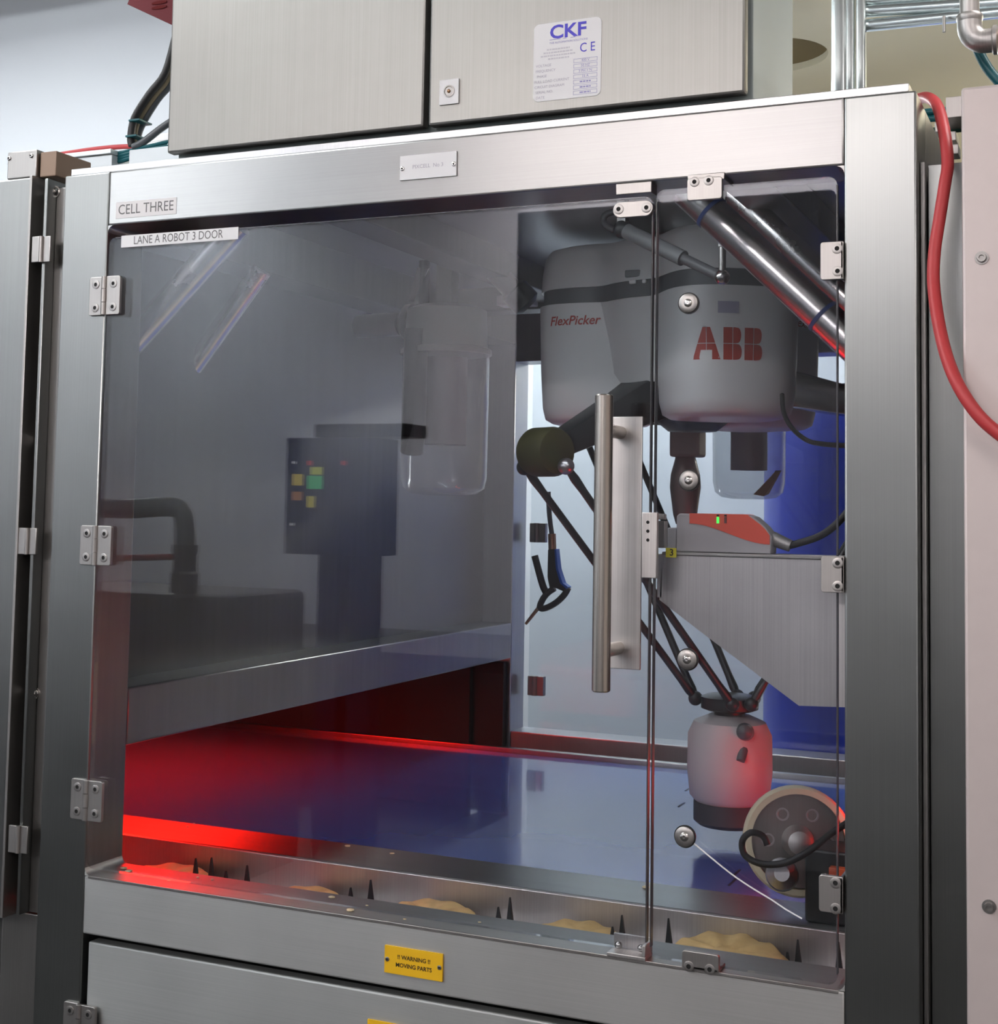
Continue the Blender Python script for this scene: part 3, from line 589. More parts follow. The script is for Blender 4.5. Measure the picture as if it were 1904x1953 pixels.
for i, (px, py, on, r) in enumerate(CR):
    z = ZB if on == 0 else ZBELT + .008
    q = PZ(px, py, z)
    if on == 0: q.y = min(max(q.y, .018), .09)
    else: q.y = min(max(q.y, .33), .45)
    b = MB().ball((0, 0, 0), 1, 8)
    for v in b.b.verts: v.co = Vector((q.x + v.co.x * r * random.uniform(.8, 1.1), q.y + v.co.y * r * random.uniform(.7, 1.0), z + .0002 + (v.co.z + 1) * r * .28))
    tag(b.build('crumb', CRUMB), CL[i], 'crumb', 'crumbs on the sill' if on == 0 else 'crumbs on the flange')

# ------------------------------------------------------------------ delta robot
RC = P(1322, 600, .9); RX, RY = RC.x, .9
to_cam = math.atan2(CAMP.y - RY, CAMP.x - RX)
LOBE_R, HT, HR = .195, .130, .122          # lobe centre radius, half tangential width, half radial width
l_ang = [to_cam + math.radians(19), to_cam + math.radians(19 - 120), to_cam + math.radians(19 + 120)]
rb = thing('delta_robot', 'white delta picking robot hanging from the cell roof with black arms', 'robot', (RX, RY, 2.14))
def lobe_ring(a, z, s, n=40, e=2.9):
    c, sn = math.cos(a), math.sin(a); q = []
    for k in range(n):
        t = 2 * math.pi * k / n; ct, st_ = math.cos(t), math.sin(t)
        rr = math.copysign(abs(ct) ** (2 / e), ct) * HR * s; tt = math.copysign(abs(st_) ** (2 / e), st_) * HT * s
        q.append(Vector((RX + (LOBE_R + rr) * c - tt * sn, RY + (LOBE_R + rr) * sn + tt * c, z)))
    return q
def inside(x, y, s):
    for a in l_ang:
        c, sn = math.cos(a), math.sin(a); r_ = x * c + y * sn - LOBE_R; t_ = -x * sn + y * c
        if abs(r_ / (HR * s)) ** 2.9 + abs(t_ / (HT * s)) ** 2.9 <= 1: return True
    return x * x + y * y < (.21 * s) ** 2
def union_rad(s, n=120, sm=3):
    R_ = []
    for k in range(n):
        a = 2 * math.pi * k / n; r_ = .5
        while r_ > .05 and not inside(r_ * math.cos(a), r_ * math.sin(a), s): r_ -= .004
        R_.append(r_)
    for _ in range(sm): R_ = [(R_[k - 1] + 2 * R_[k] + R_[(k + 1) % n]) / 4 for k in range(n)]
    return R_
UR = union_rad(1.0)
def uring(z, s, dz=0.0):
    n = len(UR); return [Vector((RX + UR[k] * s * math.cos(2 * math.pi * k / n), RY + UR[k] * s * math.sin(2 * math.pi * k / n), z)) for k in range(n)]
for i, a in enumerate(l_ang):
    b = MB().loft([lobe_ring(a, 1.752, .62), lobe_ring(a, 1.7535, .78), lobe_ring(a, 1.762, .89), lobe_ring(a, 1.785, .935), lobe_ring(a, 1.86, .97), lobe_ring(a, 1.995, 1.0)]).build('motor_cover', WHITE, rb, 50)
MB().loft([uring(1.83, .80), uring(1.85, .86), uring(1.997, .965)]).build('base_body', WHITE, rb, 50)
MB().loft([uring(1.995, .985), uring(2.028, .985)]).build('grey_band', BAND, rb, 50)
MB().loft([uring(2.027, 1.0), uring(2.06, .995), uring(2.098, .975), uring(2.112, .94), uring(2.118, .86), uring(2.12, .5)]).build('top_cover', WHITE, rb, 50)
MB().loft([uring(1.80, .40), uring(1.835, .42)]).build('under_plate', DARKSTEEL, rb)
MB().turned((RX, RY, 1.74), (0, 0, 1), [(0, .05), (.02, .075), (.10, .08)], 28).build('hub', CARBON, rb)
MB().turned((RX, RY, 2.119), (0, 0, 1), [(0, .10), (.022, .10)], 28).build('mount_flange', INNER, rb)
q = P(1213, 520, .70)
def on_lobe(me, a, zc, uc=0.0, lift=.0015):
    """wrap flat lettering onto the outline of a motor cover; uc = arc length along the outline"""
    bm = bmesh.new(); bm.from_mesh(me); bmesh.ops.triangulate(bm, faces=bm.faces[:])
    for _ in range(2): bmesh.ops.subdivide_edges(bm, edges=[e for e in bm.edges if e.calc_length() > .012], cuts=1); bmesh.ops.triangulate(bm, faces=bm.faces[:])
    for v in bm.verts:
        z = zc + v.co.y; s = .935 + (z - 1.785) / (1.995 - 1.785) * .065
        ring = lobe_ring(a, z, s, 240); L_ = 0.0; tgt = (uc + v.co.x) * s
        tot = sum((ring[k] - ring[k - 1]).length for k in range(240)); tgt %= tot
        for k in range(240):
            p0, p1 = ring[k], ring[(k + 1) % 240]; d = (p1 - p0).length
            if L_ + d >= tgt: break
            L_ += d
        t = (p1 - p0).normalized(); p = p0 + t * (tgt - L_); v.co = p + Vector((t.y, -t.x, 0)) * lift
    bm.to_mesh(me); bm.free(); return me
def lobe_u(a, px, py):
    """where a photographed mark lies along a motor cover outline"""
    d = ray(px, py); best = Vector((RX, RY, 1.9))
    for k in range(2000):
        p_ = CAMP + d * (2.0 + k * .001)
        if inside_lobe(p_.x - RX, p_.y - RY, a, .97): best = p_; break
    ring = lobe_ring(a, best.z, .97, 240); L_ = 0; bd = 9; bu = 0
    for k in range(240):
        dd = (ring[k] - best).length
        if dd < bd: bd = dd; bu = L_
        L_ += (ring[(k + 1) % 240] - ring[k]).length
    return bu / .97, best.z
def inside_lobe(x, y, a, s):
    c, sn = math.cos(a), math.sin(a); r_ = x * c + y * sn - LOBE_R; t_ = -x * sn + y * c
    return abs(r_ / (HR * s)) ** 2.9 + abs(t_ / (HT * s)) ** 2.9 <= 1
# three block letters split by thin white lines
def abb():
    bm = bmesh.new(); g = .0012
    def quad(pts): bm.faces.new([bm.verts.new((x, y, 0)) for x, y in pts])
    H_, A = .030, 0.0
    def letA(x0, w_):
        for s in (-1, 1):
            xm = x0 + w_ / 2
            top, bot = .007, w_ / 2
            f = lambda y: top + (bot - top) * (H_ - y) / (2 * H_)
            for y0, y1 in ((g / 2, H_), (-H_, -g / 2)):
                inn = lambda y: (.0 + g / 2) if y > -.012 else max(g / 2, (f(y) - .013))
                ys = [y0, max(y0, min(y1, -.0125)), max(y0, min(y1, -.0119)), y1]
                ys = sorted(set(ys))
                for a_, b_ in zip(ys, ys[1:]):
                    quad([(xm + s * inn((a_ + b_) / 2 if b_ - a_ > .002 else b_), a_), (xm + s * f(a_), a_), (xm + s * f(b_), b_), (xm + s * inn((a_ + b_) / 2 if b_ - a_ > .002 else b_), b_)])
    def letB(x0, w_):
        xm = x0 + w_ * .5
        for y0, y1 in ((g / 2, H_), (-H_, -g / 2)):
            quad([(x0, y0), (xm - g / 2, y0), (xm - g / 2, y1), (x0, y1)])
            bulge = w_ * .5 if y0 < 0 else w_ * .45
            n = 8; pts = [(xm + g / 2, y0)]
            for k in range(n + 1):
                t = -math.pi / 2 + math.pi * k / n; pts.append((xm + bulge * (.35 + .65 * max(0.0, math.cos(t)) ** .6), (y0 + y1) / 2 + (y1 - y0) / 2 * math.sin(t)))
            pts.append((xm + g / 2, y1)); quad(pts)
    letA(-.068, .053); letB(-.0095, .036); letB(.032, .036)
    me = bpy.data.meshes.new('lettering'); bm.to_mesh(me); bm.free(); return me
uu, zz = lobe_u(l_ang[0], 1389, 655)
mesh_obj('lettering', on_lobe(abb(), l_ang[0], zz, uu), RED, rb)
uu, zz = lobe_u(l_ang[0], 1388, 586); me = bpy.data.meshes.new('x'); bm = bmesh.new(); bm.faces.new([bm.verts.new(c_) for c_ in ((-.02, -.011, 0), (.02, -.011, 0), (.02, .011, 0), (-.02, .011, 0))]); bm.to_mesh(me); bm.free()
mesh_obj('type_sticker', on_lobe(me, l_ang[0], zz, uu), plain('sticker_lilac', (.36, .36, .46), .5), rb)
uu, zz = lobe_u(l_ang[1], 1097, 612)
mesh_obj('lettering', on_lobe(text_mesh('FlexPicker', .0265, bold=.0004, shear=.25), l_ang[1], zz, uu), RED, rb)
uu, zz = lobe_u(l_ang[2], 1528, 617)
mesh_obj('lettering', on_lobe(text_mesh('FlexPicker', .0265, bold=.0004, shear=.25), l_ang[2], zz, uu + .02), RED, rb)
# small dark window and two lamps on the upper cover
for px, py, hw, hh, mt in ((1211, 522, .019, .007, BAND), (1208, 538, .007, .004, PAPER), (1230, 537, .004, .004, PAPER)):
    d = ray(px, py); best = None
    for k in range(1500):
        p_ = CAMP + d * (2.0 + k * .001); x_, y_ = p_.x - RX, p_.y - RY; kk = int(round((math.atan2(y_, x_) % (2 * math.pi)) / (2 * math.pi) * len(UR))) % len(UR)
        if math.hypot(x_, y_) < UR[kk] * .99: best = p_; break
    if best: MB().box(best.x - hw, best.x + hw, best.y - .006, best.y + .01, best.z - hh, best.z + hh, .002).build('indicator', mt, rb)
# arms: upper arm, elbow, two thin rods each, to the travelling plate
TP = P(1392, 1335, .85); TPX, TPY, TPZ = TP.x, .85, TP.z
elb = [P(1040, 862, .56), P(1108, 690, 1.22), Vector((1.222, .98, P(1610, 735, .95).z - .06))]
for i, e in enumerate(elb):
    d = Vector((e.x - RX, e.y - RY, 0)).normalized(); s_ = Vector((RX, RY, 0)) + d * .13; s_.z = 1.80
    if i == 2: s_.z = 1.84
    tang = Vector((-d.y, d.x, 0))
    ax = (e - s_).normalized(); up = ax.cross(tang)
    def rct(c, hw, hh): return [c + tang * hw + up * hh, c - tang * hw + up * hh, c - tang * hw - up * hh, c + tang * hw - up * hh]
    ua = MB().loft([rct(s_, .045, .045), rct(s_ + ax * .08, .036, .036), rct(e - ax * .05, .026, .024), rct(e, .022, .022)]).build('upper_arm', CARBON if i < 2 else TUBE, rb, 30, .006)
    MB().turned(e - tang * .040, tang, [(0, .030), (.004, .042), (.014, .047), (.066, .047), (.076, .042), (.080, .030)], 28).build('elbow', ELBOWD if i == 0 else CARBON, rb)
    base = Vector((TPX, TPY, TPZ)) + d * .045
    for sg in (-1, 1):
        o_ = tang * (.062 * sg); pe_ = e + o_ - Vector((0, 0, .028)); pb_ = base + o_ * .8
        MB().ball(pe_, .016).build('ball_joint', CARBON if sg < 0 else INNER, rb)
        rod = (pb_ - pe_).normalized()
        MB().turned(pe_, rod, [(0, .006), (.03, .009), (.06, .0075), ((pb_ - pe_).length - .05, .0075), ((pb_ - pe_).length - .02, .009), ((pb_ - pe_).length, .006)], 12).build('rod', CARBON, rb)
        MB().ball(pb_, .014).build('ball_joint', CARBON, rb)
MB().turned((TPX, TPY, TPZ - .02), (0, 0, 1), [(0, .045), (.004, .056), (.026, .056), (.03, .045)], 26).build('travelling_plate', CARBON, rb)
q = P(1392, 1450, .85); gx = q.x
MB().cyl((TPX, TPY, TPZ - .06), (TPX, TPY, TPZ - .01), .03, n=24).build('neck', CARBON, rb)
MB().turned((gx, TPY, P(1392, 1528, .85).z), (0, 0, 1), [(0, .066), (.012, .078), (.06, .083), (.13, .082), (.155, .070), (.168, .04)], 32).build('gripper_body', plain('gripper_pale', (.60, .56, .56), .45), rb)
z0 = P(1395, 1528, .85).z
MB().turned((gx, TPY, z0 - .045), (0, 0, 1), [(0, .060), (.008, .070), (.045, .070)], 28).build('suction_pad', plain('pad_grey', (.05, .055, .065), .6), rb)
q = P(1415, 1400, .77); MB().turned((q.x, .795, q.z), (CAMP - Vector((q.x, .795, q.z))).normalized(), [(0, .018), (.022, .014), (.03, .004)], 16).build('air_port', BAND, rb)
q = P(1412, 1420, .77); MB().turned((q.x, .79, q.z - .012), (0, -.6, -.8), [(0, .012), (.025, .008)], 12).build('air_port', BAND, rb)

# ------------------------------------------------------------------ diagonal braces, gas strut
def brace(lab, a, b, r, ties=()):
    t = thing('brace_tube', lab, 'tube', tuple(a)); MB().cyl(a, b, r, n=32).build('tube', steel('steel_brace', (.80, .78, .77), .27, 0, 'z', .03), t)
    ax = (Vector(b) - Vector(a)).normalized()
    for f in ties:
        c = Vector(a).lerp(Vector(b), f); MB().cyl(c - ax * .003, c + ax * .003, r + .0015, n=32).build('tie', plain('tie_blue', (.03, .06, .20), .4), t)
ra, rbb = P(1310, 362, .17), P(1640, 668, .17)
brace('bright steel brace tube with two blue ties behind the fixed panel', ra, rbb, .0265, (.15, .80))
brace('darker brace tube just behind the tied one at upper right', P(1375, 345, .42), P(1690, 640, .40), .022)
brace('bright steel brace tube behind the long door sticker', P(455, 428, .17), P(205, 705, .17), .0255)
brace('lower parallel brace tube left of the control box', P(500, 515, .42), P(252, 862, .40), .020)
t = thing('hanging_strut', 'dark diagonal strut under the roof left of the robot', 'strut', tuple(P(830, 400, .85))); MB().cyl(P(825, 392, .85), P(985, 560, .95), .024, n=20).build('tube', plain('strut_charcoal', (.05, .052, .055), .5), t); MB().turned(P(975, 548, .95), (P(985, 560, .95) - P(825, 392, .85)), [(0, .024), (.01, .034), (.05, .034), (.06, .02)], 20).build('end_boss', CARBON, t)
gs = thing('gas_strut', 'grey piston strut hanging below the roof in front of the robot', 'strut', tuple(P(1185, 435, .40)))
a, b = P(1188, 437, .40), P(1378, 529, .34)
MB().cyl(a, a.lerp(b, .62), .0135, n=20).build('cylinder', plain('strut_grey', (.16, .165, .17), .5), gs); MB().cyl(a.lerp(b, .6), b, .009, n=16).build('rod', plain('strut_dark', (.10, .10, .105), .5), gs)
MB().ball(b, .013).build('end_ball', TUBE, gs); MB().cyl(b, b + Vector((0, 0, .05)), .006, n=12).build('bolt', DARKSTEEL, gs); MB().ball(a, .017).build('end_cap', CARBON, gs)
B('hanger', DARKSTEEL, gs, a.x - .008, a.x + .008, .39, .41, a.z, 2.14, .001); B('hanger', DARKSTEEL, gs, b.x - .006, b.x + .006, b.y - .006, b.y + .006, b.z + .05, 2.14, .001)
cab('strut_cable', 'thin grey cable looping from the roof to the strut', plain('dark_grey_cable', (.06, .06, .065), .5), [P(1200, 398, .42), P(1158, 408, .42), P(1152, 425, .42), P(1170, 438, .41), P(1190, 437, .41)], .006)

# ------------------------------------------------------------------ bracket plate with the safety switch
bp = thing('bracket_plate', 'mottled steel bracket plate cut at a slant below the red switch', 'bracket', (1.1, .045, 1.42))
YB = .045
poly = [P(*c_, YB) for c_ in ((1264, 1054), (1612, 1060), (1612, 1349), (1524, 1346), (1330, 1200), (1258, 1144))]
MB().prism([(p.x, p.z) for p in poly], YB, YB + .004).build('plate', SHEET, bp)
a = P(1264, 1054, YB); B('top_flange', FIT, bp, a.x, 1.247, YB - .004, .12, a.z - .003, a.z + .0015, .001)
B('side_flange', SHEET, bp, a.x - .008, a.x, YB, .10, P(1258, 1140, YB).z, a.z - .002, .001)
sw = thing('safety_switch', 'red and grey safety switch with green light on the bracket', 'switch', (1.07, .075, a.z))
x0, x1 = P(1290, 1040, .06).x, P(1470, 1040, .06).x; zb = a.z + .002; zt = P(1330, 980, .06).z
prof = [(x0, zb), (x1, zb), (x1 + .002, zb + .025), (x1 - .008, zb + .038), (x1 - .024, zt - .003), (x1 - .034, zt), (x0 + .004, zt), (x0, zt - .004)]
MB().prism(prof, .060, .098).build('body', SWGREY, sw, bevel=.002)
n = 18; top = []; bot = []
for k in range(n + 1):
    f = k / n; x = x0 + .020 + (x1 - .001 - x0 - .020) * f
    sm = f * f * (3 - 2 * f); zl = zt - .014 - sm * (zt - zb) * .50
    zu = zt + .0006 if x < x1 - .034 else zt + .0006 - (x - (x1 - .034)) * .72 - max(0, x - (x1 - .010)) * .6
    top.append((x, max(zu, zl + .001))); bot.append((x, zl))
MB().prism(top + bot[::-1], .0585, .0995).build('red_shell', SWRED, sw)
for px, mt in ((1369.5, glow('led_green', (.05, 1.0, .08), 2.2)), (1384, plain('led_off', (.20, .05, .04), .4))):
    q = P(px, 992, .058); B('light', mt, sw, q.x - .0017, q.x + .0017, .0575, .06, q.z - .0045, q.z + .0045, 0); B('slot', HOLE, sw, q.x - .0017, q.x + .0017, .0575, .06, zt - .003, zt - .0005, 0)
B('end_block', plain('switch_end', (.42, .40, .41), .5), sw, x0 - .014, x0 - .0005, .062, .094, zb, zb + .034, .002)
q = P(1485, 1030, .08); MB().cyl((x1 - .002, .08, q.z + .002), (x1 + .024, .08, q.z - .008), .0105, .0085, n=18).build('gland', GALV, sw)
cab('switch_cable', 'black cable leaving the red switch to the right', BLACK, [(x1 + .022, .08, q.z - .007), P(1520, 1037, .082), P(1560, 1024, .085), P(1592, 1003, .09), P(1625, 965, .10), P(1640, 930, .11)], .0052)
q = P(1282, 1054, YB - .001); t = thing('number_sticker', 'small yellow sticker reading 3 on the bracket corner', 'sticker', tuple(q)); B('plate', YEL2, t, q.x - .0078, q.x + .0078, YB - .006, YB - .0048, q.z - .0068, q.z + .0068, 0); text('lettering', '3', .0135, q.x + .001, YB - .0063, q.z, INKD, t, bold=.0002)
# actuator between the panes
q0 = P(1258, 980, .035); q1 = P(1268, 1045, .035)
tag(MB().box(q0.x - .004, q0.x + .010, .03, .045, q1.z, q0.z - .01, .001).box(q0.x - .003, q0.x + .008, .03, .045, q0.z - .008, q0.z, .001).build('actuator_tongue', GALV), 'metal actuator tongue in the gap beside the red switch', 'actuator')

# ------------------------------------------------------------------ vacuum filters
def bowl(lab, a, b, bot, y, capz, elem):
    cx_ = (a.x + b.x) / 2; r = (b.x - a.x) / 2 * .94; t = thing('vacuum_filter', lab, 'filter', (cx_, y, bot.z))
    H_ = a.z - bot.z
    b_ = MB().turned((cx_, y, bot.z), (0, 0, 1), [(0.0, r * .45), (.004, r * .74), (.016, r * .92), (.04, r * .98), (H_, r)], 36, False).build('bowl', BOWL, t)
    MB().turned((cx_, y, bot.z + H_ * .36), (0, 0, 1), [(0, r * .50), (H_ * .62, r * .50)], 28).build('element', plain(elem[0], elem[1], .7), t)
    MB().turned((cx_, y, a.z), (0, 0, 1), [(0, r * 1.05), (.012, r * 1.05), (.016, r * .96), (capz - a.z - .01, r * .92), (capz - a.z, r * .7)], 32).build('cap', plain(elem[2], elem[3], .45), t)
    return t, cx_, r
t, cx_, r = bowl('tall clear vacuum filter bowl left of the robot', P(772, 680, 1.0), P(932, 680, 1.0), P(850, 945, 1.0), 1.0, P(850, 585, 1.0).z, ('element_brown', (.20, .18, .175), 'cap_grey', (.26, .27, .26)))
MB().turned(P(768, 618, 1.0), (1, 0, 0), [(0, .03), (.015, .046), (.03, .046), (.034, .038), (.045, .046), (.06, .046), (.07, .036), (.10, .036)], 26).build('hose_coupling', BLACK, t)
MB().turned(P(765, 618, 1.0), (-1, .1, .0), [(0, .028), (.12, .028)], 22).build('inlet_pipe', INNER, t)
B('hanger', DARKSTEEL, t, cx_ - .02, cx_ + .02, .98, 1.02, P(850, 590, 1.0).z, 2.14, .002)
MB().tube([P(795, 628, .92), P(792, 700, .92), P(790, 800, .93), P(786, 862, .95)], .027, 18).build('drop_hose', BLACK, t)
MB().cyl(P(808, 600, .98), P(812, 392, .98), .013, n=16).build('strap', BLACK, t)
MB().prism([(P(*c_, .97).x, P(*c_, .97).z) for c_ in ((797, 510), (818, 512), (790, 575), (780, 573))], .968, .972).build('strap_plate', FIT, t)
t, cx_, r = bowl('short clear vacuum filter bowl under the robot lettering', P(1357, 800, 1.40), P(1503, 800, 1.40), P(1430, 952, 1.40), 1.40, P(1430, 770, 1.40).z, ('element_grey', (.16, .17, .19), 'cap_pale', (.50, .51, .52)))
B('hanger', DARKSTEEL, t, cx_ - .02, cx_ + .02, 1.38, 1.42, P(1430, 775, 1.4).z, 2.14, .002)
q = P(1462, 925, 1.32); MB().loft([[q + Vector((-.03, 0, -.022)), q + Vector((-.005, 0, -.026)), q + Vector((.005, .006, -.02)), q + Vector((-.02, .006, -.016))], [q + Vector((.018, 0, .028)), q + Vector((.032, 0, .03)), q + Vector((.034, .006, .034)), q + Vector((.02, .006, .034))]]).build('outlet_chip', plain('chip_brown', (.22, .15, .09), .6), t)
# solid stand-in for a brownish reflection, left of it
rg = thing('reflection_stand_in', 'brownish solid stand-in for a reflection right of the door gap', 'reflection', tuple(P(1312, 900, 1.1)))
c_ = P(1312, 870, 1.1); zz = lambda py: P(1312, py, 1.1).z
BRN = plain('stand_in_brown', (.27, .23, .21), .38, .5)
B('body', BRN, rg, c_.x - .034, c_.x + .034, 1.07, 1.13, zz(872), zz(812), .006)
MB().turned((c_.x - .005, 1.1, zz(1000)), (0, 0, 1), [(0, .020), (.02, .026), (zz(930) - zz(1000), .034), (zz(905) - zz(1000), .032), (zz(872) - zz(1000), .022)], 22).build('bowl', BRN, rg)
MB().turned((c_.x - .008, 1.1, zz(812)), (0, 0, 1), [(0, .024), (.03, .02), (zz(770) - zz(812), .018), (2.14 - zz(812), .014)], 18).build('stem', BRN, rg)
# arm cable loops at upper right
cab('arm_cable', 'thin black cable looping down from the robot to the right post', BLACK, [P(1492, 752, .6), P(1495, 785, .58), P(1510, 815, .55), P(1540, 840, .5), P(1580, 848, .4), P(1640, 851, .3)], .0042)

# ------------------------------------------------------------------ air gun on the far side
ag = thing('air_gun', 'black and blue air blow gun hanging on its hose', 'air gun', tuple(P(1050, 1120, 1.7)))
YA = 1.74
def pr_(pts, y0, y1, nm, mat, bev=.002): return MB().prism([(P(x, y, YA).x, P(x, y, YA).z) for x, y in pts], y0, y1).build(nm, mat, ag, bevel=bev)
MB().tube([P(1046, 938, YA), P(1048, 980, YA), P(1053, 1020, YA)], .007, 10).build('hose', plain('hose_grey', (.10, .12, .13), .5), ag)
MB().cyl(P(1053, 1018, YA), P(1054, 1050, YA), .011, n=14).build('fitting', BRASS, ag)
pr_([(1048, 1048), (1062, 1047), (1065, 1080), (1072, 1108), (1085, 1120), (1078, 1128), (1060, 1120), (1052, 1126), (1047, 1100)], YA - .012, YA + .012, 'grip', BLACK)
pr_([(1061, 1047), (1064, 1047), (1068, 1085), (1077, 1112), (1087, 1119), (1084, 1123), (1072, 1112), (1064, 1085)], YA - .014, YA + .014, 'blue_strip', plain('gun_blue', (.0, .10, .55), .4), .0005)
MB().tube([P(1020, 1060, YA), P(1028, 1090, YA), P(1036, 1118, YA), P(1042, 1130, YA)], .010, 10).build('trigger', BLACK, ag)
MB().tube([P(1058, 1122, YA), P(1046, 1130, YA), P(1036, 1142, YA), P(1030, 1158, YA), P(1040, 1160, YA), P(1060, 1150, YA), P(1076, 1135, YA), P(1084, 1121, YA)], .009, 10).build('guard', BLACK, ag)
MB().cyl(P(1030, 1156, YA), P(1003, 1190, YA), .0055, .004, n=12).build('nozzle', BRASS, ag)

# ------------------------------------------------------------------ drive wheel at the lower right
wh = thing('drive_wheel', 'grey drive wheel with cream rubber rim at the belt corner', 'wheel', tuple(P(1515, 1605, .36)))
wc = P(1522, 1604, .40); wd = Vector((.28, -.94, .12)).normalized()
MB().turned(wc + wd * .012, -wd, [(0, .074), (0.0, .083), (.006, .087), (.028, .087), (.034, .083), (.034, .072)], 44, False).build('rim', CREAMRIM, wh)
MB().turned(wc, -wd, [(0, .002), (0, .0735), (.012, .0735)], 40).build('disc', DARKSTEEL, wh)
u0 = wd.orthogonal().normalized(); v0 = wd.cross(u0)
for k in range(6):
    a = k * math.pi / 3 + .3; c_ = wc + (u0 * math.cos(a) + v0 * math.sin(a)) * .047
    MB().turned(c_ - wd * .0005, wd, [(0, .0105), (.0012, .0105), (.0012, .008), (.0002, .007)], 16).build('hole_ring', INNER, wh)
MB().turned(wc, wd, [(0, .026), (.02, .024), (.034, .018), (.038, .008)], 24).build('hub', GALV, wh)
q = P(1492, 1668, .34); MB().turned(q, Vector((.2, -1, .3)), [(0, .026), (.02, .024), (.03, .012)], 20).build('encoder', INNER, wh)
B('motor_block', CARBON, wh, P(1545, 1650, .38).x, 1.244, .34, .455, ZBELT + .009, P(1560, 1610, .38).z, .004)
q = P(1602, 1680, .33); B('orange_cap', plain('cap_orange', (.55, .08, .02), .5), wh, q.x - .016, q.x + .012, .325, .34, q.z - .02, q.z + .02, .002)
cab('wheel_cable', 'black cable looped in front of the cream rimmed wheel', BLACK, [P(1464, 1612, .30), P(1455, 1594, .30), P(1432, 1588, .29), P(1416, 1605, .29), P(1422, 1632, .29), P(1455, 1648, .29), P(1500, 1645, .29), P(1545, 1622, .29), P(1585, 1590, .28), P(1640, 1555, .26)], .0052)

# ------------------------------------------------------------------ beyond the far opening
db = thing('blue_drum', 'large blue plastic drum standing beyond the far opening', 'drum', (0, 0, 0))
q = P(1640, 900, 2.55); db.location = (q.x, 2.55, 0); ROOTLOC[db.name] = Vector((q.x, 2.55, 0)); rdm = q.x - P(1462, 900, 2.55).x
MB().turned((q.x, 2.55, 0.0), (0, 0, 1), [(0, rdm * .9), (.03, rdm), (.6, rdm), (.63, rdm * 1.03), (.66, rdm), (1.25, rdm), (1.28, rdm * 1.03), (1.31, rdm), (1.86, rdm), (1.93, rdm * .92), (1.95, rdm * .7)], 48).build('shell', BLUEP, db)
MB().turned((q.x, 2.55, 1.95), (0, 0, 1), [(0, .06), (.03, .06)], 20).build('cap', BLACK, db)

# ------------------------------------------------------------------ red inspection lights
RL = glow('red_lamp', (1.0, 0.012, 0.006), 22)
t = thing('red_light_bar', 'red inspection light bar over the belt beyond the left beam', 'light', (-.45, .9, 1.45)); B('housing', CARBON, t, -.86, -.34, .35, 1.2, 1.36, 1.41, .003); B('diffuser', RL, t, -.84, -.36, .38, 1.17, 1.352, 1.3595, 0); B('skirt', CARBON, t, -.86, -.34, 1.2, 1.21, 1.22, 1.41, .001); B('skirt', CARBON, t, -.345, -.335, .35, 1.5, 1.26, 1.36, .001)
t = thing('red_light_bar', 'small red light bar hidden behind the right post', 'light', (1.30, .5, 1.1)); B('housing', CARBON, t, 1.30, 1.325, .35, .75, 1.00, 1.12, .003); B('diffuser', glow('red_lamp_small', (1.0, 0.02, 0.01), 13), t, 1.294, 1.2995, .37, .73, 1.01, 1.11, 0)
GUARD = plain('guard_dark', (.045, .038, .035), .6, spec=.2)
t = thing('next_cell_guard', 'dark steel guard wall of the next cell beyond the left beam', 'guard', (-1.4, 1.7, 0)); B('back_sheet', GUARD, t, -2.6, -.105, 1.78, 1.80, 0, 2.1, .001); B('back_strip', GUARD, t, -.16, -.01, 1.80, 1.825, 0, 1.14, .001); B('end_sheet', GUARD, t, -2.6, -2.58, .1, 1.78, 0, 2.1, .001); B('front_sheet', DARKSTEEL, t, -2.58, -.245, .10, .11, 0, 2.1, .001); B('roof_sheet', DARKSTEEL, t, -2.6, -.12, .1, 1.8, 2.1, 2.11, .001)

# ------------------------------------------------------------------ aisle behind the photographer, mirrored in the door
ym = 3.0
cp = thing('control_pedestal', 'dark blue control box with coloured buttons on a pedestal in the aisle', 'control box', (MIR(630, 950, ym).x, -ym, 0))
a, b = MIR(545, 835, ym), MIR(710, 1062, ym); NAVY = plain('navy_box', (.012, .018, .05), .45)
B('box', NAVY, cp, a.x, b.x, -ym - .2, -ym, b.z, a.z, .004); B('hood', CARBON, cp, MIR(592, 810, ym).x, MIR(770, 810, ym).x, -ym - .2, -ym - .02, a.z + .004, MIR(600, 808, ym).z, .004)
for px, py, wpx, hpx, col, nm in ((600, 920, 34, 28, (.05, .55, .18), 'screen_green'), (567, 915, 22, 24, (.65, .50, .05), 'plate_yellow'), (603, 898, 26, 16, (.55, .60, .06), 'plate_lime'), (592, 957, 16, 24, (.60, .52, .05), 'plate_amber'), (566, 946, 22, 18, (.45, .20, .05), 'plate_orange'), (590, 883, 9, 9, (.6, .02, .02), 'button_red'), (655, 883, 9, 9, (.6, .02, .02), 'button_red'), (560, 882, 5, 5, (.9, .9, .9), 'lamp_white'), (556, 1000, 5, 5, (.9, .9, .9), 'lamp_white')):
    q = MIR(px, py, ym); s = 1.9e-3; B(nm.split('_')[0], glow(nm, col, 1.8) if nm not in MATS else MATS[nm], cp, q.x - wpx * s / 2, q.x + wpx * s / 2, -ym - .001, -ym + .012, q.z - hpx * s / 2, q.z + hpx * s / 2, .001)  # plates and buttons given a glow so their colours show in the door
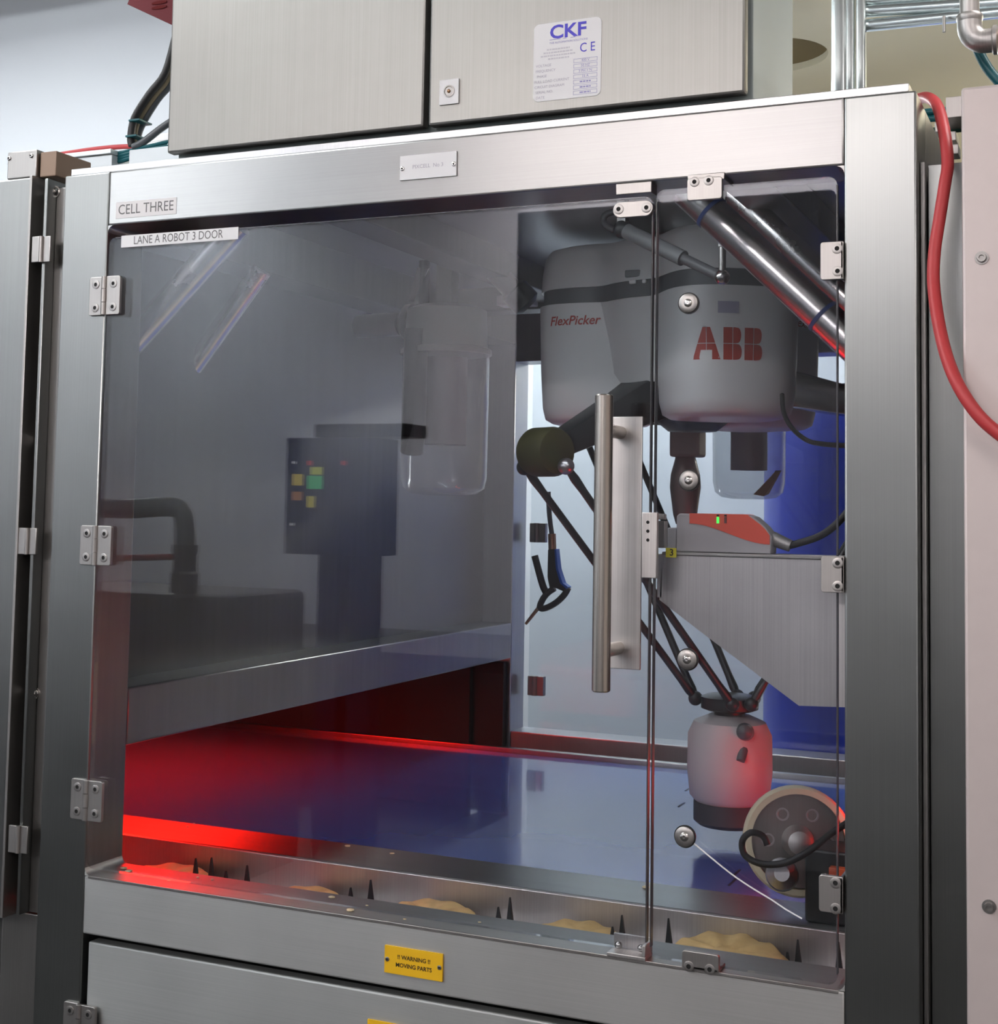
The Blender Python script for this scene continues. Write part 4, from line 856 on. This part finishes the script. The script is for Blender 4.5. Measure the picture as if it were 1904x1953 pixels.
for px in (612, 672): q = MIR(px, 1100, ym); B('leg', NAVY, cp, q.x - .05, q.x + .05, -ym - .15, -ym - .05, 0.0, b.z, .004)
oc = thing('low_reflection_block', 'long low dark block added out of view to darken the steel reflections', 'machine', (0, -5.4, 0))  # added unseen block, darkens the lower reflections in steel and doors
B('body', plain('low_block_charcoal', (.035, .035, .036), .6), oc, -6.5, 6.5, -6.2, -4.9, .12, .80, .02); B('plinth', HOLE, oc, -6.4, 6.4, -5.9, -5.0, 0, .12, 0)
for x in range(-6, 6, 2): B('cover', plain('low_block_cover', (.06, .06, .062), .5), oc, x + .1, x + 1.9, -4.9, -4.885, .2, .72, .004)
te = thing('tall_reflection_block', 'tall grey block added out of view to dim the door reflection', 'machine', (-.4, -4.9, 0))  # added unseen block, dims the door reflection over the robot
B('body', plain('tall_block_charcoal', (.25, .25, .265), .6), te, -1.13, .42, -4.88, -4.5, 0, 3.05, .01)
for x0 in (-1.1, -.36): B('door', plain('tall_block_door', (.27, .27, .285), .5), te, x0, x0 + .72, -4.5, -4.485, .1, 2.95, .004)
vs = thing('vessel_unit', 'dark machine with a pipe elbow and valve in the aisle', 'machine', (MIR(300, 1200, ym).x, -ym, 0))
DKM = plain('machine_dark', (.03, .03, .035), .5); q0, q1 = MIR(180, 1120, ym), MIR(440, 1120, ym)
B('base', DKM, vs, q0.x - .4, q1.x, -ym - .6, -ym, 0, MIR(300, 1130, ym).z, .03)
MB().tube([MIR(150, 968, ym), MIR(250, 970, ym), MIR(318, 966, ym), MIR(343, 975, ym), MIR(350, 1000, ym), MIR(350, 1060, ym), MIR(350, 1140, ym)], .042, 16).build('pipe', plain('pipe_grey', (.10, .12, .13), .4), vs)
MB().turned(MIR(350, 1085, ym), (0, 0, 1), [(-.1, .06), (-.02, .06), (-.01, .05), (.06, .05), (.07, .056), (.10, .056)], 20).build('valve', DKM, vs); MB().ball(MIR(335, 1352, ym), .05).build('knob', DKM, vs)
MB().cyl(MIR(200, 1065, ym), MIR(345, 1062, ym), .014, n=12).build('lever', plain('lever_red', (.25, .03, .02), .5), vs)
